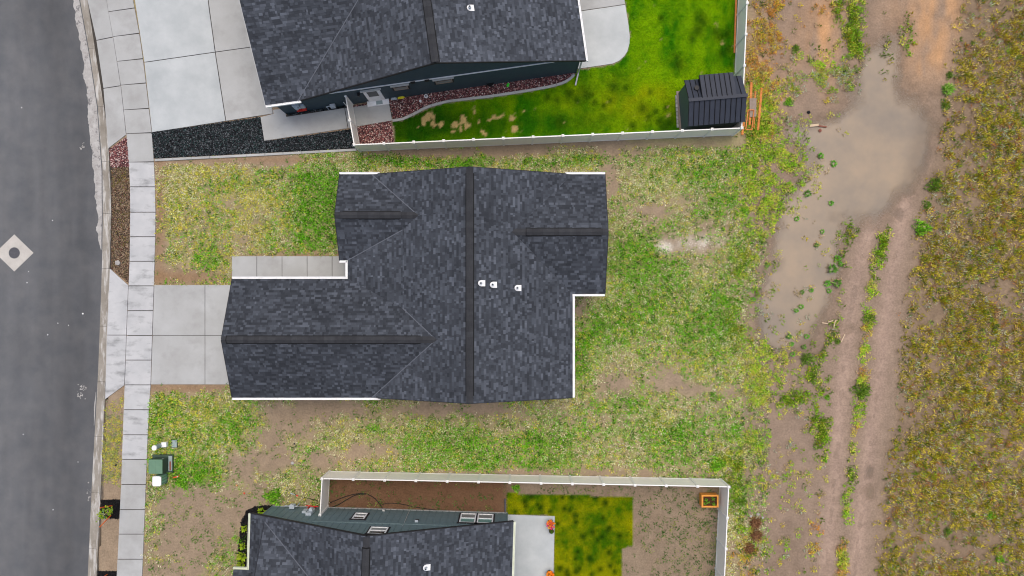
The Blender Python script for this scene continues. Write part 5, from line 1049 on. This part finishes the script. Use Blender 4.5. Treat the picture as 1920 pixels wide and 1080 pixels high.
for i, (a, b, s_) in enumerate(W1):
    p = P(a, b); z = max(float(gz(p.x, p.y)), -.05); o = put('weed', PM[i % 3], M['leaf'], None, (p.x, p.y, z), random.uniform(0, 6)); o.scale = (s_*1.25,)*3
    tag(o, 'largest round bright green weed at the right shore of the puddle' if i == 0 else 'single small bright green weed standing in or right beside the muddy puddle', 'weed', 'small weeds around the puddle')
for a, b, s_, k, lab in ((1775, 168, 1.0, 2, 'spiky green weed alone on the sandy ground at upper right'), (1780, 143, .5, 1, 'small olive weed just above the spiky green one at upper right'), (1770, 197, .7, 1, 'flat dark green weed just below the spiky one at upper right'), (1750, 350, 1.0, 1, 'dark green bush on the field edge beside the big puddle'), (1728, 427, 1.1, 0, 'bright green bush on the field edge beside the right rut'), (1735, 385, .6, 1, 'small dark bush between two larger ones on the field edge'), (1492, 93, .55, 1, 'small dark green weed on bare soil right of the upper fence'), (1477, 193, .6, 0, 'bright green weed right of the timber pile behind the shed'),
                          (1612, 735, 1.15, 1, 'dense dark green bush between the two wheel ruts'), (1628, 600, .8, 1, 'olive bush between the wheel ruts, above the dense dark one'), (1515, 672, .9, 1, 'leafy dark weed clump at the lower end of the puddle'), (1855, 966, .6, 0, 'bright green weed among olive ones in the lower field'), (1873, 1046, .6, 0, 'bright green weed near the lower right corner of the field'), (1776, 997, .6, 1, 'dark green weed in the lower field'), (1395, 395, .6, 0, 'green weed clump on the lot left of the yellow thicket'), (513, 931, 1.15, 0, 'bright green bush beside the black mulch at the lower house corner'), (1345, 868, 1.0, 0, 'green grass clump above the corner of the lower fence'), (1388, 940, .7, 1, 'dark green weed outside the corner of the lower fence'), (967, 915, .55, 0, 'bright green weed under the lower fence near the sod corner'), (345, 905, .9, 0, 'broad green weed patch right of the cable pedestal'), (375, 895, .7, 0, 'smaller green weed patch right of the orange marker'), (1549.5, 745, .4, 0, 'small pale green weed left of the left rut, level with the dense rut bush'), (1546.6, 862, .4, 0, 'small green weed beside the left rut near the lower fence corner height'), (1568, 640, .45, 1, 'dark green weed just left of the left rut below the wood scraps')):
    p = P(a, b); o = put('bush', BM[k], M['leaf'], None, (p.x, p.y, float(gz(p.x, p.y))), random.uniform(0, 6)); o.scale = (s_*.95,)*3; tag(o, lab, 'weed')
for a, b, s_, lab in ((459, 990, 1.0, 'uppermost yellow green plant in black mulch along the lower house'), (456, 1023, 1.0, 'second yellow green plant in black mulch along the lower house'), (455, 1042, 1.5, 'largest yellow green plant in black mulch along the lower house'), (453, 1058, 1.2, 'lowest yellow green plant in black mulch near the porch corner'), (493, 959, 1.4, 'yellow green plant in black mulch by the corner of the wall')):
    p = P(a, b); o = put('bedding_plant', LM, M['leaf'], None, (p.x, p.y, .03), random.uniform(0, 6)); o.scale = (s_*1.3,)*3; tag(o, lab, 'plant', 'plants in the black mulch bed')
# ================================================================== DEBRIS
def brush(px, py, rx, ry, hgt, label):
    n = 500; p = P(px, py); a = rng.uniform(0, 6.28, n); r = np.sqrt(rng.random(n)); x = p.x+np.cos(a)*r*rx; y = p.y+np.sin(a)*r*ry; z = gz(x, y)+hgt*(1-r**2)*rng.uniform(.2, 1, n)
    col = pick([np.full(n, .4), np.full(n, .4), np.full(n, .25)], [c_(138, 98, 70), c_(176, 134, 98), c_(100, 70, 50)])
    leafobj('dead_brush', [leaves(x, y, z-.03, rng.uniform(0, 6.28, n), rng.uniform(.12, .3, n), rng.uniform(.02, .04, n), rng.uniform(.6, .99, n), col)], label, 'dead brush', kind=None)
brush(1415, 980, .3, .33, .25, 'upper dark brown heap of dead brush outside the lower fence'); brush(1416, 1003, .33, .32, .22, 'middle light brown heap of dead brush outside the lower fence'); brush(1404, 1027, .27, .3, .2, 'lowest small heap of dead brush outside the lower fence')
def boulder(px, py, r, label, mm='stone', cat='stone', group=None):
    p = P(px, py); z = max(float(gz(p.x, p.y)), -.055) if px > 160 else -.13; import bmesh
    bm = bmesh.new(); bmesh.ops.create_icosphere(bm, subdivisions=1, radius=r)
    for v in bm.verts: v.co *= random.uniform(.75, 1.2); v.co.z *= .6
    me = bpy.data.meshes.new('stone'); bm.to_mesh(me); bm.free(); return tag(put('stone', me, M[mm], None, (p.x, p.y, z+r*.25)), label, cat, group)
for a, b, r, lab in ((1421, 964, .13, 'pale grey stone above the dead brush heaps'), (1408, 968, .1, 'smaller grey stone left of the pale stone by the dead brush'), (1430, 970, .09, 'dark grey stone right of the pale stone by the dead brush'), (222, 493, .19, 'white concrete chunk in the brown gravel strip'), (549, 868, .12, 'brown clod alone on the soil above the lower fence corner')): boulder(a, b, r, lab)
for a, b, r, lab, mm in ((1516, 211, .13, 'black plastic lump in the mud at upper right', 'black'), (1584, 135, .12, 'black lump on weeds left of the sandy track', 'black'), (217, 872, .09, 'black round cap in the grass strip beside the curb', 'black'), (548, 819, .07, 'upper of two small black stones below the garage gutter', 'black'), (552, 832, .07, 'lower of two small black stones below the garage gutter', 'black'), (444, 910, .06, 'small orange cap on bare soil left of the lower fence', 'orange'), (458, 925, .07, 'small red cap on a weed left of the lower fence', 'red'), (1538, 245, .12, 'orange brown clod beside the broken wood', 'rust'), (153, 588, .06, 'small white pebble on the asphalt beside the apron', 'white')): boulder(a, b, r, lab, mm, 'debris')
for a, b, r in ((106, 606, .035), (87, 628, .04), (96, 413, .035), (48, 530, .035), (51, 509, .03), (97, 957, .035), (41, 815, .03), (144, 867, .03), (38, 201, .035), (126, 610, .03)): boulder(a, b, r, 'tiny white pebble lying on the dark asphalt street', 'white', 'pebble', 'white pebbles on the street')
def scuff():
    mb = MB()
    for cx_, cy_, sx, sy, n in ((152, 728, 6, 5, 26), (148, 742, 7, 6, 26), (152, 275, 4, 6, 12), (165, 930, 3, 20, 14)):
        for k in range(n):
            a, b = random.gauss(cx_, sx*.6), random.gauss(cy_, sy*.6); r = random.uniform(.4, 1.6); q = [(a+r*random.uniform(.5, 1.6)*math.cos(t), b+r*random.uniform(.4, 1.2)*math.sin(t)) for t in np.linspace(0, 5.5, 7)]; z = -.127+.0004*len(mb.v)/14; mb.add([P(u, v)+Vector((0, 0, z)) for u, v in q[::-1]], [tuple(range(7))])
    tag(mb.build('concrete_scuff', M['slurry']), 'pale scuffed concrete smears on the asphalt near the driveway apron', 'spill', kind='stuff')
scuff()
def dusty(px, py, rx, ry, label):
    mb = MB(); p = P(px, py)
    for k in range(70):
        x = p.x+random.gauss(0, rx*.5); y = p.y+random.gauss(0, ry*.5); r = random.uniform(.01, .035); q = [(x+r*random.uniform(.6, 1.5)*math.cos(t), y+r*random.uniform(.5, 1.2)*math.sin(t)) for t in np.linspace(0, 5.6, 6)]; z = float(gz(x, y)); mb.prism(q, z-.03, z+random.uniform(.008, .025))
    tag(mb.build('chalk_spill', M['gypsum']), label, 'spill', kind='stuff')
dusty(1248, 464, .35, .3, 'white chalky spill on the grass behind the middle house'); dusty(1320, 458, 1.6, .35, 'thin trail of pale dust on the grass right of the white spill'); dusty(1445, 569, .45, .3, 'pale sand heap in the middle of the puddle')
def plank(a, b, w_, label, mm='stick', zz=.04, t=.04):
    A_, B_ = P(*a), P(*b); za, zb = (max(float(gz(q.x, q.y)), -.055)+zz for q in (A_, B_)); tag(MB().beam((A_.x, A_.y, za), (B_.x, B_.y, zb), w_, t).build('wood_scrap', M[mm]), label, 'wood scrap', 'wood scraps by the track')
plank((1567, 600), (1562, 618), .09, 'longest bleached wood scrap standing out left of the left rut'); plank((1541, 605), (1553, 607), .06, 'leftmost bleached wood scrap near the left rut'); plank((1553, 604), (1562, 601), .06, 'short bleached wood scrap above the longest one'); plank((1554, 617), (1569, 619), .07, 'grey wood scrap below the longest one', 'lumber_grey', .07)
plank((1584, 627), (1577, 641), .06, 'tan wood scrap lying in the left rut'); plank((1518, 236), (1535, 234), .14, 'pale broken plank in the mud at upper right', 'stick', .05); plank((1535, 236), (1550, 238), .08, 'dark rotten plank beside the pale broken one', 'rust', .05)
print('done', len(bpy.data.objects), sum(len(o.data.polygons) for o in bpy.data.objects if o.type == 'MESH'))
